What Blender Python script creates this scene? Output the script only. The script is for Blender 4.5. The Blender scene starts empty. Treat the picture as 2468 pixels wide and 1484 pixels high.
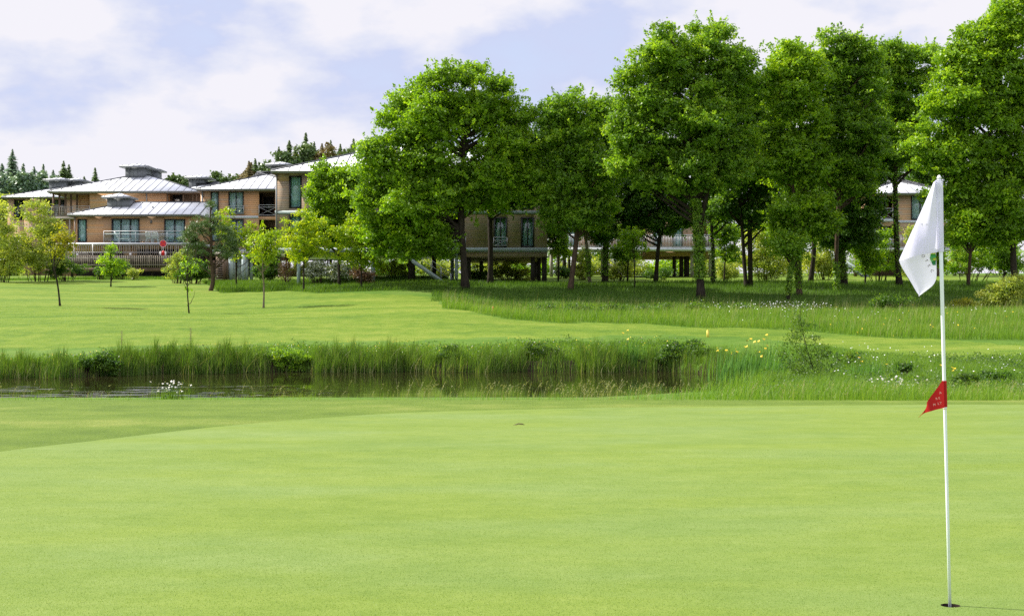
import bpy, math
import numpy as np
from mathutils import Vector, geometry
rng = np.random.default_rng(11)
sc = bpy.context.scene
col = sc.collection

# ------------------------------------------------------------------ frame of reference
# The place is surveyed from the camera point: bearing u and height v (in steps of 1/3428 rad) plus a distance d give a point.
F, CU, CV, H = 3428.0, 1234.0, 742.0, 1.655
def P(u, v, d):
    return np.array([(u - CU) * d / F, d, H - (v - CV) * d / F])
def X(u, d): return (u - CU) * d / F
def Z(v, d): return H - (v - CV) * d / F

# ------------------------------------------------------------------ mesh helpers
def make_mesh(name, V, Fc, mats, smooth=False, tint=None, mi=None):
    V = np.asarray(V, dtype=np.float32)
    me = bpy.data.meshes.new(name)
    me.vertices.add(len(V)); me.vertices.foreach_set('co', V.ravel())
    if isinstance(Fc, np.ndarray):
        k = Fc.shape[1]; n = len(Fc)
        me.loops.add(n * k); me.loops.foreach_set('vertex_index', Fc.astype(np.int32).ravel())
        me.polygons.add(n); me.polygons.foreach_set('loop_start', np.arange(0, n * k, k, dtype=np.int32))
    else:
        n = len(Fc)
        ln = np.array([len(f) for f in Fc]); st = np.concatenate([[0], np.cumsum(ln)[:-1]]).astype(np.int32)
        flat = np.fromiter((i for f in Fc for i in f), dtype=np.int32)
        me.loops.add(len(flat)); me.loops.foreach_set('vertex_index', flat)
        me.polygons.add(n); me.polygons.foreach_set('loop_start', st)
    for m in (mats if isinstance(mats, (list, tuple)) else [mats]): me.materials.append(m)
    if mi is not None: me.polygons.foreach_set('material_index', np.asarray(mi, dtype=np.int32))
    me.update(calc_edges=True); me.validate()
    if smooth: me.polygons.foreach_set('use_smooth', np.ones(len(me.polygons), dtype=bool))
    if tint is not None:
        a = me.attributes.new('tint', 'FLOAT', 'POINT'); a.data.foreach_set('value', np.asarray(tint, dtype=np.float32))
    return me

class MB:
    """collects boxes, quads and tubes into one mesh"""
    def __init__(s): s.V = []; s.F = []; s.n = 0
    def add(s, V, Fc):
        V = np.asarray(V, dtype=float).reshape(-1, 3)
        s.V.append(V); s.F += [tuple(int(i) + s.n for i in f) for f in Fc]; s.n += len(V); return s
    def box(s, x0, x1, y0, y1, z0, z1):
        V = [(x, y, z) for z in (z0, z1) for y in (y0, y1) for x in (x0, x1)]
        return s.add(V, [(0, 2, 3, 1), (4, 5, 7, 6), (0, 1, 5, 4), (2, 6, 7, 3), (0, 4, 6, 2), (1, 3, 7, 5)])
    def tube(s, pts, rad, n=8, cap=True):
        pts = np.asarray(pts, dtype=float); rad = np.broadcast_to(np.asarray(rad, dtype=float), (len(pts),))
        t = np.gradient(pts, axis=0); t /= np.linalg.norm(t, axis=1)[:, None] + 1e-9
        ref = np.array([0.0, 1.0, 0.0]) if abs(t[:, 1]).max() < 0.9 else np.array([1.0, 0.0, 0.0])
        a = np.cross(t, ref); a /= np.linalg.norm(a, axis=1)[:, None] + 1e-9
        b = np.cross(t, a)
        th = np.linspace(0, 2 * np.pi, n, endpoint=False)
        V = pts[:, None, :] + rad[:, None, None] * (np.cos(th)[None, :, None] * a[:, None, :] + np.sin(th)[None, :, None] * b[:, None, :])
        m = len(pts)
        Fc = [(i * n + j, i * n + (j + 1) % n, (i + 1) * n + (j + 1) % n, (i + 1) * n + j) for i in range(m - 1) for j in range(n)]
        if cap: Fc += [tuple(range(n))[::-1], tuple((m - 1) * n + j for j in range(n))]
        return s.add(V.reshape(-1, 3), Fc)
    def bar(s, a, b, w=0.05):
        return s.tube([a, b], [w, w], 4)

def tag(o, label=None, cat=None, group=None, kind=None):
    if label: o['label'] = label
    if cat: o['category'] = cat
    if group: o['group'] = group
    if kind: o['kind'] = kind
    return o
def ob(name, me, parent=None, loc=None):
    o = bpy.data.objects.new(name, me); col.objects.link(o)
    if parent is not None: o.parent = parent
    if loc is not None: o.location = loc
    return o
class Thing:
    def __init__(s, name, label, cat, base, group=None):
        s.base = np.asarray(base, dtype=float)
        s.o = ob(name, None, loc=s.base); s.o.empty_display_size = 0.3
        tag(s.o, label, cat, group)
    def part(s, name, src, mat, parent=None, smooth=False, tint=None, label=None, mi=None):
        if isinstance(src, MB): V, Fc = np.concatenate(src.V), src.F
        else: V, Fc = src
        o = ob(name, make_mesh(name, np.asarray(V) - s.base, Fc, mat, smooth, tint, mi), parent or s.o)
        if label: o['label'] = label
        return o
def copy_tree(o, parent=None):
    c = o.copy(); col.objects.link(c)
    if parent is not None: c.parent = parent
    for ch in list(o.children): copy_tree(ch, c)
    return c

# ------------------------------------------------------------------ materials
def new_mat(name):
    m = bpy.data.materials.new(name); m.use_nodes = True
    nt = m.node_tree; nt.nodes.clear()
    out = nt.nodes.new('ShaderNodeOutputMaterial')
    return m, nt, out
def nd(nt, t, **kw):
    n = nt.nodes.new(t)
    for k, v in kw.items(): setattr(n, k, v)
    return n
def noise(nt, vec, scale, detail=4, rough=0.55):
    n = nd(nt, 'ShaderNodeTexNoise'); n.inputs['Scale'].default_value = scale; n.inputs['Detail'].default_value = detail
    n.inputs['Roughness'].default_value = rough
    nt.links.new(vec, n.inputs['Vector']); return n.outputs['Fac']
def ramp(nt, fac, stops, interp='LINEAR'):
    r = nd(nt, 'ShaderNodeValToRGB'); r.color_ramp.interpolation = interp
    el = r.color_ramp.elements
    while len(el) < len(stops): el.new(0.5)
    for e, (p, c) in zip(el, stops): e.position = p; e.color = (*c, 1) if len(c) == 3 else c
    nt.links.new(fac, r.inputs['Fac']); return r.outputs['Color']
def mixc(nt, fac, a, b, mode='MIX'):
    m = nd(nt, 'ShaderNodeMix', data_type='RGBA', blend_type=mode)
    for sock, val in ((m.inputs['Factor'], fac), (m.inputs['A'], a), (m.inputs['B'], b)):
        pass
    ins = [m.inputs[0], m.inputs[6], m.inputs[7]]
    for sock, val in zip(ins, (fac, a, b)):
        if isinstance(val, (int, float)): sock.default_value = val
        elif isinstance(val, tuple): sock.default_value = (*val, 1) if len(val) == 3 else val
        else: nt.links.new(val, sock)
    return m.outputs[2]
def math_(nt, op, a, b=None, c=None, clamp=False):
    m = nd(nt, 'ShaderNodeMath', operation=op, use_clamp=clamp)
    for i, v in enumerate((a, b, c)):
        if v is None: continue
        if isinstance(v, (int, float)): m.inputs[i].default_value = v
        else: nt.links.new(v, m.inputs[i])
    return m.outputs[0]
def mapping(nt, vec, scale):
    m = nd(nt, 'ShaderNodeMapping'); m.inputs['Scale'].default_value = scale
    nt.links.new(vec, m.inputs['Vector']); return m.outputs['Vector']
def pos(nt): return nd(nt, 'ShaderNodeNewGeometry').outputs['Position']
def objco(nt): return nd(nt, 'ShaderNodeTexCoord').outputs['Object']
def bsdf(nt, out, color, rough=0.6, metal=0.0, spec=0.3, normal=None):
    b = nd(nt, 'ShaderNodeBsdfPrincipled')
    if isinstance(color, tuple): b.inputs['Base Color'].default_value = (*color, 1)
    else: nt.links.new(color, b.inputs['Base Color'])
    b.inputs['Roughness'].default_value = rough; b.inputs['Metallic'].default_value = metal
    b.inputs['Specular IOR Level'].default_value = spec
    if normal is not None: nt.links.new(normal, b.inputs['Normal'])
    if out is not None: nt.links.new(b.outputs[0], out.inputs['Surface'])
    return b
def bump(nt, h, strength=0.3, dist=0.02):
    b = nd(nt, 'ShaderNodeBump'); b.inputs['Strength'].default_value = strength; b.inputs['Distance'].default_value = dist
    nt.links.new(h, b.inputs['Height']); return b.outputs['Normal']

def leaf_mat(name, dark, mid, light, trans=0.5, rough=0.42, spec=0.35):
    m, nt, out = new_mat(name)
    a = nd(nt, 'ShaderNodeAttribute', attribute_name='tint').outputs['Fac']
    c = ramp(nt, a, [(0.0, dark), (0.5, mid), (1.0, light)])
    n = noise(nt, pos(nt), 0.6, 2)
    c = mixc(nt, math_(nt, 'MULTIPLY', n, 0.5), c, mid)
    b = bsdf(nt, None, c, rough, 0, spec)
    t = nd(nt, 'ShaderNodeBsdfTranslucent')
    tc = mixc(nt, 1.0, c, (1.55, 1.5, 0.5), 'MULTIPLY'); nt.links.new(tc, t.inputs['Color'])
    mx = nd(nt, 'ShaderNodeMixShader'); mx.inputs[0].default_value = trans
    nt.links.new(b.outputs[0], mx.inputs[1]); nt.links.new(t.outputs[0], mx.inputs[2]); nt.links.new(mx.outputs[0], out.inputs['Surface'])
    return m
def plain(name, color, rough=0.5, metal=0.0, spec=0.4, vary=0.12, scale=6.0):
    m, nt, out = new_mat(name)
    n = noise(nt, objco(nt), scale, 4)
    lo = tuple(x * (1 - vary) for x in color); hi = tuple(min(1, x * (1 + vary)) for x in color)
    bsdf(nt, out, ramp(nt, n, [(0.3, lo), (0.7, hi)]), rough, metal, spec)
    return m
def wood(name, warm, grey, plank=0.16, bias=0.5, vertical=False):
    m, nt, out = new_mat(name)
    oc = objco(nt)
    sep = nd(nt, 'ShaderNodeSeparateXYZ'); nt.links.new(oc, sep.inputs[0])
    zc = sep.outputs['X' if vertical else 'Z']
    fr = math_(nt, 'FRACT', math_(nt, 'DIVIDE', zc, plank))
    idx = math_(nt, 'FLOOR', math_(nt, 'DIVIDE', zc, plank))
    comb = nd(nt, 'ShaderNodeCombineXYZ'); nt.links.new(idx, comb.inputs['Z'])
    xo = math_(nt, 'FLOOR', math_(nt, 'ADD', math_(nt, 'MULTIPLY', sep.outputs['X'], 0.28), math_(nt, 'MULTIPLY', idx, 0.37)))
    nt.links.new(xo, comb.inputs['X'])
    wn = nd(nt, 'ShaderNodeTexWhiteNoise'); nt.links.new(comb.outputs[0], wn.inputs['Vector'])
    gr = noise(nt, mapping(nt, oc, (1.2, 1.2, 30)), 2.0, 5)
    big = noise(nt, mapping(nt, oc, (0.35, 0.35, 0.6)), 1.0, 3)
    f = math_(nt, 'ADD', math_(nt, 'MULTIPLY', wn.outputs['Value'], 0.35), math_(nt, 'ADD', math_(nt, 'MULTIPLY', gr, 0.35), math_(nt, 'MULTIPLY', big, 0.6)))
    c = ramp(nt, f, [(0.72 - bias * 0.5, warm), (1.12 - bias * 0.5, grey)])
    gap = math_(nt, 'LESS_THAN', fr, 0.12)
    c = mixc(nt, math_(nt, 'MULTIPLY', gap, 0.75), c, tuple(x * 0.3 for x in warm))
    bsdf(nt, out, c, 0.75, 0, 0.2, bump(nt, math_(nt, 'SUBTRACT', 1.0, gap), 0.5, 0.02))
    return m
def seam_roof(name, base, pitch=0.8):
    m, nt, out = new_mat(name)
    oc = objco(nt); sep = nd(nt, 'ShaderNodeSeparateXYZ'); nt.links.new(oc, sep.inputs[0])
    g = nd(nt, 'ShaderNodeNewGeometry'); sn = nd(nt, 'ShaderNodeSeparateXYZ'); nt.links.new(g.outputs['Normal'], sn.inputs[0])
    side = math_(nt, 'GREATER_THAN', math_(nt, 'ABSOLUTE', sn.outputs['X']), math_(nt, 'ABSOLUTE', sn.outputs['Y']))
    co = math_(nt, 'ADD', math_(nt, 'MULTIPLY', side, sep.outputs['Y']), math_(nt, 'MULTIPLY', math_(nt, 'SUBTRACT', 1.0, side), sep.outputs['X']))
    q = math_(nt, 'DIVIDE', co, pitch); fr = math_(nt, 'FRACT', q)
    wn = nd(nt, 'ShaderNodeTexWhiteNoise', noise_dimensions='1D'); nt.links.new(math_(nt, 'FLOOR', q), wn.inputs['W'])
    n = noise(nt, oc, 1.5, 4)
    v = math_(nt, 'ADD', math_(nt, 'MULTIPLY', wn.outputs['Value'], 0.5), math_(nt, 'MULTIPLY', n, 0.6))
    c = ramp(nt, v, [(0.2, tuple(x * 0.86 for x in base)), (0.9, base)])
    bsdf(nt, out, c, 0.45, 0.10, 0.5)
    return m

M = {}
M['leaf_oak'] = leaf_mat('leaf_oak', (0.057, 0.117, 0.010), (0.160, 0.306, 0.022), (0.380, 0.527, 0.041))
M['leaf_deep'] = leaf_mat('leaf_deep', (0.033, 0.083, 0.012), (0.091, 0.199, 0.023), (0.216, 0.355, 0.043))
M['leaf_bright'] = leaf_mat('leaf_bright', (0.072, 0.145, 0.009), (0.192, 0.345, 0.018), (0.409, 0.567, 0.027))
M['leaf_herb'] = leaf_mat('leaf_herb', (0.035, 0.085, 0.012), (0.075, 0.150, 0.018), (0.150, 0.235, 0.035))
M['leaf_yellow'] = leaf_mat('leaf_yellow', (0.138, 0.228, 0.010), (0.275, 0.400, 0.016), (0.496, 0.542, 0.023))
M['leaf_gold'] = leaf_mat('leaf_gold', (0.144, 0.170, 0.012), (0.265, 0.287, 0.020), (0.376, 0.313, 0.030))
M['leaf_willow'] = leaf_mat('leaf_willow', (0.147, 0.211, 0.044), (0.295, 0.372, 0.073), (0.541, 0.549, 0.131))
M['leaf_shrub'] = leaf_mat('leaf_shrub', (0.034, 0.086, 0.013), (0.075, 0.164, 0.021), (0.169, 0.265, 0.039))
M['leaf_brown'] = leaf_mat('leaf_brown', (0.08, 0.04, 0.03), (0.14, 0.075, 0.05), (0.21, 0.13, 0.08), 0.2)
M['leaf_white'] = leaf_mat('leaf_white', (0.10, 0.14, 0.06), (0.32, 0.36, 0.24), (0.75, 0.76, 0.66), 0.2)
M['needle'] = leaf_mat('needle', (0.055, 0.101, 0.033), (0.108, 0.178, 0.052), (0.216, 0.293, 0.083), 0.12)
M['needle_hazed'] = leaf_mat('needle_hazed', (0.092, 0.152, 0.105), (0.171, 0.264, 0.165), (0.309, 0.415, 0.225), 0.12)  # distance haze put into the needle colour of the far treetops
M['needle_rust'] = leaf_mat('needle_rust', (0.099, 0.096, 0.045), (0.199, 0.165, 0.065), (0.315, 0.225, 0.081), 0.12)
M['reed'] = leaf_mat('reed', (0.045, 0.098, 0.012), (0.090, 0.176, 0.017), (0.188, 0.280, 0.036), 0.4, 0.5)
M['grass_long'] = leaf_mat('grass_long', (0.069, 0.150, 0.013), (0.131, 0.252, 0.020), (0.275, 0.372, 0.055), 0.4, 0.5)
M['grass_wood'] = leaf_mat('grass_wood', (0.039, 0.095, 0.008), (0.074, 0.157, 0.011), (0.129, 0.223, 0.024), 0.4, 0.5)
M['grass_straw'] = leaf_mat('grass_straw', (0.16, 0.18, 0.06), (0.30, 0.30, 0.13), (0.46, 0.42, 0.25), 0.3, 0.5)
M['green_blade'] = leaf_mat('green_blade', (0.090, 0.173, 0.019), (0.180, 0.282, 0.048), (0.299, 0.383, 0.106), 0.25, 0.5)
M['iris_leaf'] = leaf_mat('iris_leaf', (0.050, 0.138, 0.026), (0.094, 0.225, 0.039), (0.175, 0.338, 0.065), 0.4)
M['petal_white'] = plain('petal_white', (0.82, 0.82, 0.80), 0.5, vary=0.05)
M['petal_yellow'] = plain('petal_yellow', (0.80, 0.56, 0.02), 0.5, vary=0.1)
def bark_mat(name, a, b):
    m, nt, out = new_mat(name)
    n = noise(nt, mapping(nt, objco(nt), (5, 5, 1.4)), 2.2, 6)
    bsdf(nt, out, ramp(nt, n, [(0.3, a), (0.7, b)]), 0.9, 0, 0.15, bump(nt, n, 0.8, 0.05)); return m
M['bark'] = bark_mat('bark', (0.018, 0.014, 0.010), (0.052, 0.042, 0.030))
M['bark_brown'] = bark_mat('bark_brown', (0.04, 0.027, 0.018), (0.115, 0.078, 0.050))
M['bark_pale'] = bark_mat('bark_pale', (0.10, 0.08, 0.055), (0.23, 0.19, 0.13))
M['wood_orange'] = wood('wood_orange', (0.54, 0.300, 0.140), (0.44, 0.31, 0.20), bias=0.46, plank=0.2)
M['wood_mixed'] = wood('wood_mixed', (0.54, 0.32, 0.17), (0.42, 0.32, 0.23), bias=0.52)
M['wood_grey'] = wood('wood_grey', (0.46, 0.31, 0.20), (0.36, 0.29, 0.22), bias=0.70)
M['wood_slat'] = plain('wood_slat', (0.20, 0.165, 0.125), 0.8, vary=0.35, scale=2.5)
M['wood_pale'] = plain('wood_pale', (0.29, 0.26, 0.22), 0.75, vary=0.25, scale=3)
M['wood_dark'] = plain('wood_dark', (0.035, 0.028, 0.022), 0.8, vary=0.3)
M['wood_brown'] = plain('wood_brown', (0.13, 0.085, 0.055), 0.8, vary=0.3)
M['roof'] = seam_roof('roof_zinc', (0.80, 0.81, 0.83))
M['rib'] = plain('roof_rib_shadow', (0.07, 0.075, 0.085), 0.5, 0.3)  # shadow lines beside the ribs are put into their dark colour
M['fascia'] = plain('fascia_grey', (0.20, 0.21, 0.22), 0.5, 0.2)
M['turret'] = plain('turret_zinc', (0.15, 0.16, 0.17), 0.6, 0.2, vary=0.2, scale=1.5)
M['beam'] = plain('painted_steel', (0.50, 0.53, 0.57), 0.5, vary=0.1)
M['beam_teal'] = plain('painted_steel_teal', (0.30, 0.36, 0.36), 0.5, vary=0.12)
M['rail'] = plain('rail_steel', (0.45, 0.46, 0.47), 0.45, 0.3, vary=0.1)
M['column'] = plain('column_paint', (0.34, 0.42, 0.42), 0.55, vary=0.12)
M['frame'] = plain('frame_black', (0.012, 0.012, 0.014), 0.4)
M['curtain'] = plain('curtain', (0.58, 0.62, 0.63), 0.9, vary=0.08)
M['curtain_teal'] = plain('curtain_teal', (0.42, 0.56, 0.52), 0.9, vary=0.08)
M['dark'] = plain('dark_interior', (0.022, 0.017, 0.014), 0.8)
M['white'] = plain('white_paint', (0.80, 0.80, 0.79), 0.45, vary=0.04)
M['plastic'] = plain('white_plastic', (0.82, 0.80, 0.76), 0.4, vary=0.04)
M['cushion'] = plain('beige_cushion', (0.55, 0.50, 0.36), 0.8, vary=0.1)
M['red'] = plain('red_paint', (0.62, 0.025, 0.02), 0.4)
M['sign_blue'] = plain('sign_blue', (0.05, 0.035, 0.22), 0.4)
M['pole'] = plain('pole_white', (0.78, 0.84, 0.86), 0.3, vary=0.04)
M['soil'] = plain('soil', (0.03, 0.018, 0.011), 0.95, vary=0.3, scale=30)
M['stake_yellow'] = plain('stake_yellow', (0.75, 0.62, 0.10), 0.5)
M['stake_red'] = plain('stake_red', (0.60, 0.10, 0.03), 0.5)
def glass_mat():
    m, nt, out = new_mat('window_glass')
    t = nd(nt, 'ShaderNodeBsdfTransparent'); t.inputs['Color'].default_value = (0.80, 0.88, 0.87, 1)
    g = nd(nt, 'ShaderNodeBsdfGlossy'); g.inputs['Roughness'].default_value = 0.03
    mx = nd(nt, 'ShaderNodeMixShader'); mx.inputs[0].default_value = 0.07
    nt.links.new(t.outputs[0], mx.inputs[1]); nt.links.new(g.outputs[0], mx.inputs[2]); nt.links.new(mx.outputs[0], out.inputs['Surface'])
    return m
M['glass'] = glass_mat()
def cloth_mat(name, colr, trans):
    m, nt, out = new_mat(name)
    n = noise(nt, objco(nt), 14, 3)
    c = ramp(nt, n, [(0.3, tuple(x * 0.96 for x in colr)), (0.7, colr)])
    w = noise(nt, mapping(nt, objco(nt), (1, 1, 1)), 900, 1)
    b = bsdf(nt, None, c, 0.6, 0, 0.25, bump(nt, w, 0.1, 0.001))
    t = nd(nt, 'ShaderNodeBsdfTranslucent'); nt.links.new(c, t.inputs['Color'])
    mx = nd(nt, 'ShaderNodeMixShader'); mx.inputs[0].default_value = trans
    nt.links.new(b.outputs[0], mx.inputs[1]); nt.links.new(t.outputs[0], mx.inputs[2]); nt.links.new(mx.outputs[0], out.inputs['Surface'])
    return m
M['flag'] = cloth_mat('flag_cloth', (0.78, 0.76, 0.93), 0.35)
M['pennant'] = cloth_mat('pennant_cloth', (0.44, 0.012, 0.014), 0.22)
M['pennant_print'] = plain('pennant_print', (0.72, 0.42, 0.36), 0.7)
M['ink'] = plain('flag_ink', (0.16, 0.13, 0.12), 0.7)
M['ink_faint'] = plain('flag_ink_faint', (0.62, 0.60, 0.70), 0.7)
M['ink_peach'] = plain('flag_ink_peach', (0.80, 0.68, 0.66), 0.7)
M['em_lime'] = plain('emblem_lime', (0.42, 0.50, 0.03), 0.6, vary=0.03)
M['em_green'] = plain('emblem_green', (0.05, 0.33, 0.09), 0.6, vary=0.03)
M['em_mid'] = plain('emblem_mid_green', (0.16, 0.44, 0.12), 0.6, vary=0.03)
M['em_dark'] = plain('emblem_dark_green', (0.02, 0.20, 0.06), 0.6, vary=0.03)

# ------------------------------------------------------------------ terrain
ucols = np.array([-400, 0, 500, 1050, 1300, 1700, 2100, 2468, 2900], dtype=float)
near = [(-500, 0), (25.5, 0), (28.5, -0.16), (33, -0.45)]
left = near + [(40, -0.6), (49, -0.5), (55, -0.42), (58, -0.2), (60, -0.02), (63, 0.30), (70, 1.0), (84, 1.70), (95, 2.5), (105, 3.22), (125, 4.2), (135, 4.58), (170, 5.6), (260, 8), (700, 10)]
mid = near + [(40, -0.6), (49, -0.5), (55, -0.42), (58, -0.2), (60, -0.02), (63, 0.32), (70, 1.0), (84, 2.1), (95, 3.1), (104, 3.55), (125, 4.35), (135, 4.6), (170, 5.6), (260, 8), (700, 10)]
rgt = near + [(40, -0.6), (49, -0.5), (55, -0.42), (58, -0.15), (60, 0.05), (63, 0.34), (66, 0.62), (70, 0.88), (76, 1.35), (78.5, 0.85), (81, 0.85), (84, 1.5), (88, 2.2), (92, 2.72), (96, 3.05), (105, 3.5), (125, 4.4), (170, 5.6), (260, 8), (700, 10)]
far_r = [(-500, 0), (25.5, 0), (28.5, -0.16), (33, -0.40), (40, -0.50), (45, -0.42), (55, -0.2), (60, 0.12), (66, 0.40), (72, 0.95), (78, 1.45), (81, 1.15), (84, 1.5), (88, 2.2), (95, 3.05), (105, 3.5), (125, 4.4), (170, 5.6), (260, 8), (700, 10)]
profs = [left, left, left, mid, rgt, rgt, far_r, far_r, far_r]
def far_edge(x): return np.interp(x, [-60, -19, -17.5, -13, -9, 6, 8.2], [48.5, 49.2, 49.8, 53.0, 54.6, 55.0, 51.5])
def pond_s(x, y):
    x = np.asarray(x, float); y = np.asarray(y, float)
    wob = 0.35 * np.sin(x * 1.3) + 0.2 * np.sin(x * 2.9 + 1)
    nearY = np.interp(x, [-60, 2, 8.2], [33.5, 34.5, 42])
    return np.minimum(np.minimum(far_edge(x) + wob - y, y - nearY), (8.6 - x))
def terrain(x, y):
    x = np.asarray(x, float); y = np.asarray(y, float)
    u = np.clip(CU + F * x / np.maximum(y, 8.0), ucols[0] + 1, ucols[-1] - 1)
    zs = np.stack([np.interp(y, [a for a, b in p], [b for a, b in p]) for p in profs])
    i = np.clip(np.searchsorted(ucols, u) - 1, 0, len(ucols) - 2)
    t = (u - ucols[i]) / (ucols[i + 1] - ucols[i]); t = t * t * (3 - 2 * t)
    zi = np.take_along_axis(zs, i[None], 0)[0]; zj = np.take_along_axis(zs, i[None] + 1, 0)[0]
    z = zi * (1 - t) + zj * t
    k = np.clip((y - 40) / 20, 0, 1)
    z = z + k * (0.05 * np.sin(x * 0.35 + y * 0.21) + 0.04 * np.sin(x * 0.13 - y * 0.33 + 2))
    s = pond_s(x, y)
    w = np.clip((s + 0.35) / 0.9, 0, 1); w = w * w * (3 - 2 * w)
    bed = -1.0 - 0.5 * np.clip(s / 4, 0, 1)
    return z * (1 - w) + np.minimum(z, bed) * w
def tz(x, y): return float(terrain(np.array([x]), np.array([y]))[0])
def on_ground(u, v, dmin, dmax):
    """distance along bearing u at which the ground stands at height v"""
    d = np.linspace(dmin, dmax, 900); vv = CV + (H - terrain((u - CU) * d / F, d)) * F / d
    return float(d[np.argmin(abs(vv - v))])
green_pts = np.array([(-5.9, 16.4), (-5.2, 17.8), (-4.2, 19.7), (-3.0, 21.3), (-1.54, 22.6), (0.45, 23.3), (2.5, 23.8), (5.4, 24.2), (8.8, 24.35), (12.5, 23.4), (15, 20), (16, 12), (14, 2), (9, -5), (1, -8), (-6, -6), (-9.5, 2), (-8.5, 8.5), (-7.0, 13.2)])
def smooth_loop(p, k=8):
    n = len(p); out = []
    for i in range(n):
        p0, p1, p2, p3 = p[i - 1], p[i], p[(i + 1) % n], p[(i + 2) % n]
        for t in np.linspace(0, 1, k, endpoint=False):
            out.append(0.5 * (2 * p1 + (p2 - p0) * t + (2 * p0 - 5 * p1 + 4 * p2 - p3) * t * t + (3 * p1 - p0 - 3 * p2 + p3) * t ** 3))
    return np.array(out)
GL = smooth_loop(green_pts)
def green_s(x, y):
    """signed distance to the green's edge, positive inside"""
    x = np.asarray(x, float); y = np.asarray(y, float)
    a = GL; b = np.roll(GL, -1, 0)
    dmin = np.full(x.shape, 1e9); inside = np.zeros(x.shape, bool)
    for (ax, ay), (bx, by) in zip(a, b):
        ex, ey = bx - ax, by - ay
        t = np.clip(((x - ax) * ex + (y - ay) * ey) / (ex * ex + ey * ey), 0, 1)
        dmin = np.minimum(dmin, np.hypot(x - ax - t * ex, y - ay - t * ey))
        c = (ay > y) != (by > y)
        inside ^= c & (x < (bx - ax) * (y - ay) / (by - ay + 1e-12) + ax)
    return np.where(inside, dmin, -dmin)

def bearing(x, y, z):
    y = np.maximum(y, 1.0)
    return CU + F * x / y, CV + (H - z) * F / y
LOWU, LOWV = [0, 250, 600, 1000, 1700, 1880, 2100, 2468], [842, 836, 828, 818, 806, 820, 848, 882]
def fairway_mask(x, y):
    z = terrain(x, y); u, v = bearing(x, y, z)
    wob = 4 * np.sin(x * 0.9) + 3 * np.sin(x * 2.3 + y)
    low = np.interp(u, LOWU, LOWV) + wob * 0.6
    upL = np.interp(u, [-400, 440, 530, 700, 900, 1065], [655, 655, 704, 703, 708, 714])
    upR = np.interp(u, [1065, 1085, 1150, 1220, 1300, 1560, 1900, 2200, 2468], [714, 735, 755, 768, 775, 782, 796, 816, 832])
    m = (y > 54) & (v < low)
    return m & np.where(u < 1065, (v > upL + wob * 0.3) & (y < 140), (v > upR + wob * 0.4) & (y < 77))

yy = np.concatenate([np.arange(-60, 14, 4), np.arange(14, 26, 0.25), np.arange(26, 60, 0.3), np.arange(60, 112, 0.5), np.arange(112, 180, 2), np.arange(180, 400, 12), np.arange(400, 1500, 80)])
xx = np.concatenate([-np.geomspace(48, 900, 24)[::-1], np.arange(-47, -20, 0.8), np.arange(-20, 20, 0.4), np.arange(20, 48, 0.8), np.geomspace(48, 900, 24)])
gx, gy = np.meshgrid(xx, yy); fx, fy = gx.ravel(), gy.ravel()
fz = terrain(fx, fy)
gs = np.full(fx.shape, -9.0); sel = (fy < 30) & (abs(fx) < 22); gs[sel] = green_s(fx[sel], fy[sel])
fz = fz - 0.006 - 0.25 * np.clip((gs - 0.3) / 0.5, 0, 1)
fair = np.zeros(fx.shape); selF = fy > 50; fair[selF] = fairway_mask(fx[selF], fy[selF])
u_, v_ = bearing(fx, fy, fz)
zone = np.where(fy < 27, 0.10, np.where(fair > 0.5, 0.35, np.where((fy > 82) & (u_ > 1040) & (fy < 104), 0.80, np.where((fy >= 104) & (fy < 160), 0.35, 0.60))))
sp = pond_s(fx, fy); zone = np.where((sp > -0.5), 1.0, zone)
nx_, ny_ = len(xx), len(yy)
ii = (np.arange(ny_ - 1)[:, None] * nx_ + np.arange(nx_ - 1)[None]).ravel()
def ground_mat():
    m, nt, out = new_mat('ground_turf'); p = pos(nt)
    a = nd(nt, 'ShaderNodeAttribute', attribute_name='tint').outputs['Fac']
    st = noise(nt, mapping(nt, p, (0.10, 0.45, 1)), 1.0, 4); md = noise(nt, p, 1.3, 4); fi = noise(nt, p, 14, 5, 0.7); vf = noise(nt, p, 60, 3, 0.7)
    tot = math_(nt, 'ADD', math_(nt, 'MULTIPLY', st, 0.40), math_(nt, 'ADD', math_(nt, 'MULTIPLY', md, 0.25), math_(nt, 'ADD', math_(nt, 'MULTIPLY', fi, 0.2), math_(nt, 'MULTIPLY', vf, 0.15))))
    apron = ramp(nt, tot, [(0.36, (0.069, 0.117, 0.015)), (0.50, (0.120, 0.179, 0.023)), (0.62, (0.200, 0.235, 0.050))])
    fairc = ramp(nt, tot, [(0.41, (0.075, 0.144, 0.013)), (0.50, (0.127, 0.196, 0.018)), (0.62, (0.205, 0.247, 0.038))])
    rough = ramp(nt, tot, [(0.36, (0.05, 0.11, 0.012)), (0.50, (0.085, 0.165, 0.016)), (0.64, (0.15, 0.21, 0.04))])
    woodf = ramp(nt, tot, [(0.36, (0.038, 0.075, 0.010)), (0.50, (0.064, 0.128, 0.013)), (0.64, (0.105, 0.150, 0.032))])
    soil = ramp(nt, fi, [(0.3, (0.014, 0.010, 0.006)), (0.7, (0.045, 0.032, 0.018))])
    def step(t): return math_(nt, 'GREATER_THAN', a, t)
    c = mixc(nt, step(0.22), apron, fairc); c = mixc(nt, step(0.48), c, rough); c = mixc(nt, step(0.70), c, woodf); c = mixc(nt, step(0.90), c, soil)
    bsdf(nt, out, c, 0.85, 0, 0.12, bump(nt, math_(nt, 'ADD', fi, vf), 0.5, 0.03)); return m
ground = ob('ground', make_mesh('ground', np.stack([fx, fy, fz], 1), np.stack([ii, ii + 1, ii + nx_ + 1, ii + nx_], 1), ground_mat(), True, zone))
tag(ground, 'gently rising mown turf and rough of the golf course', 'ground', kind='structure')

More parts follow.
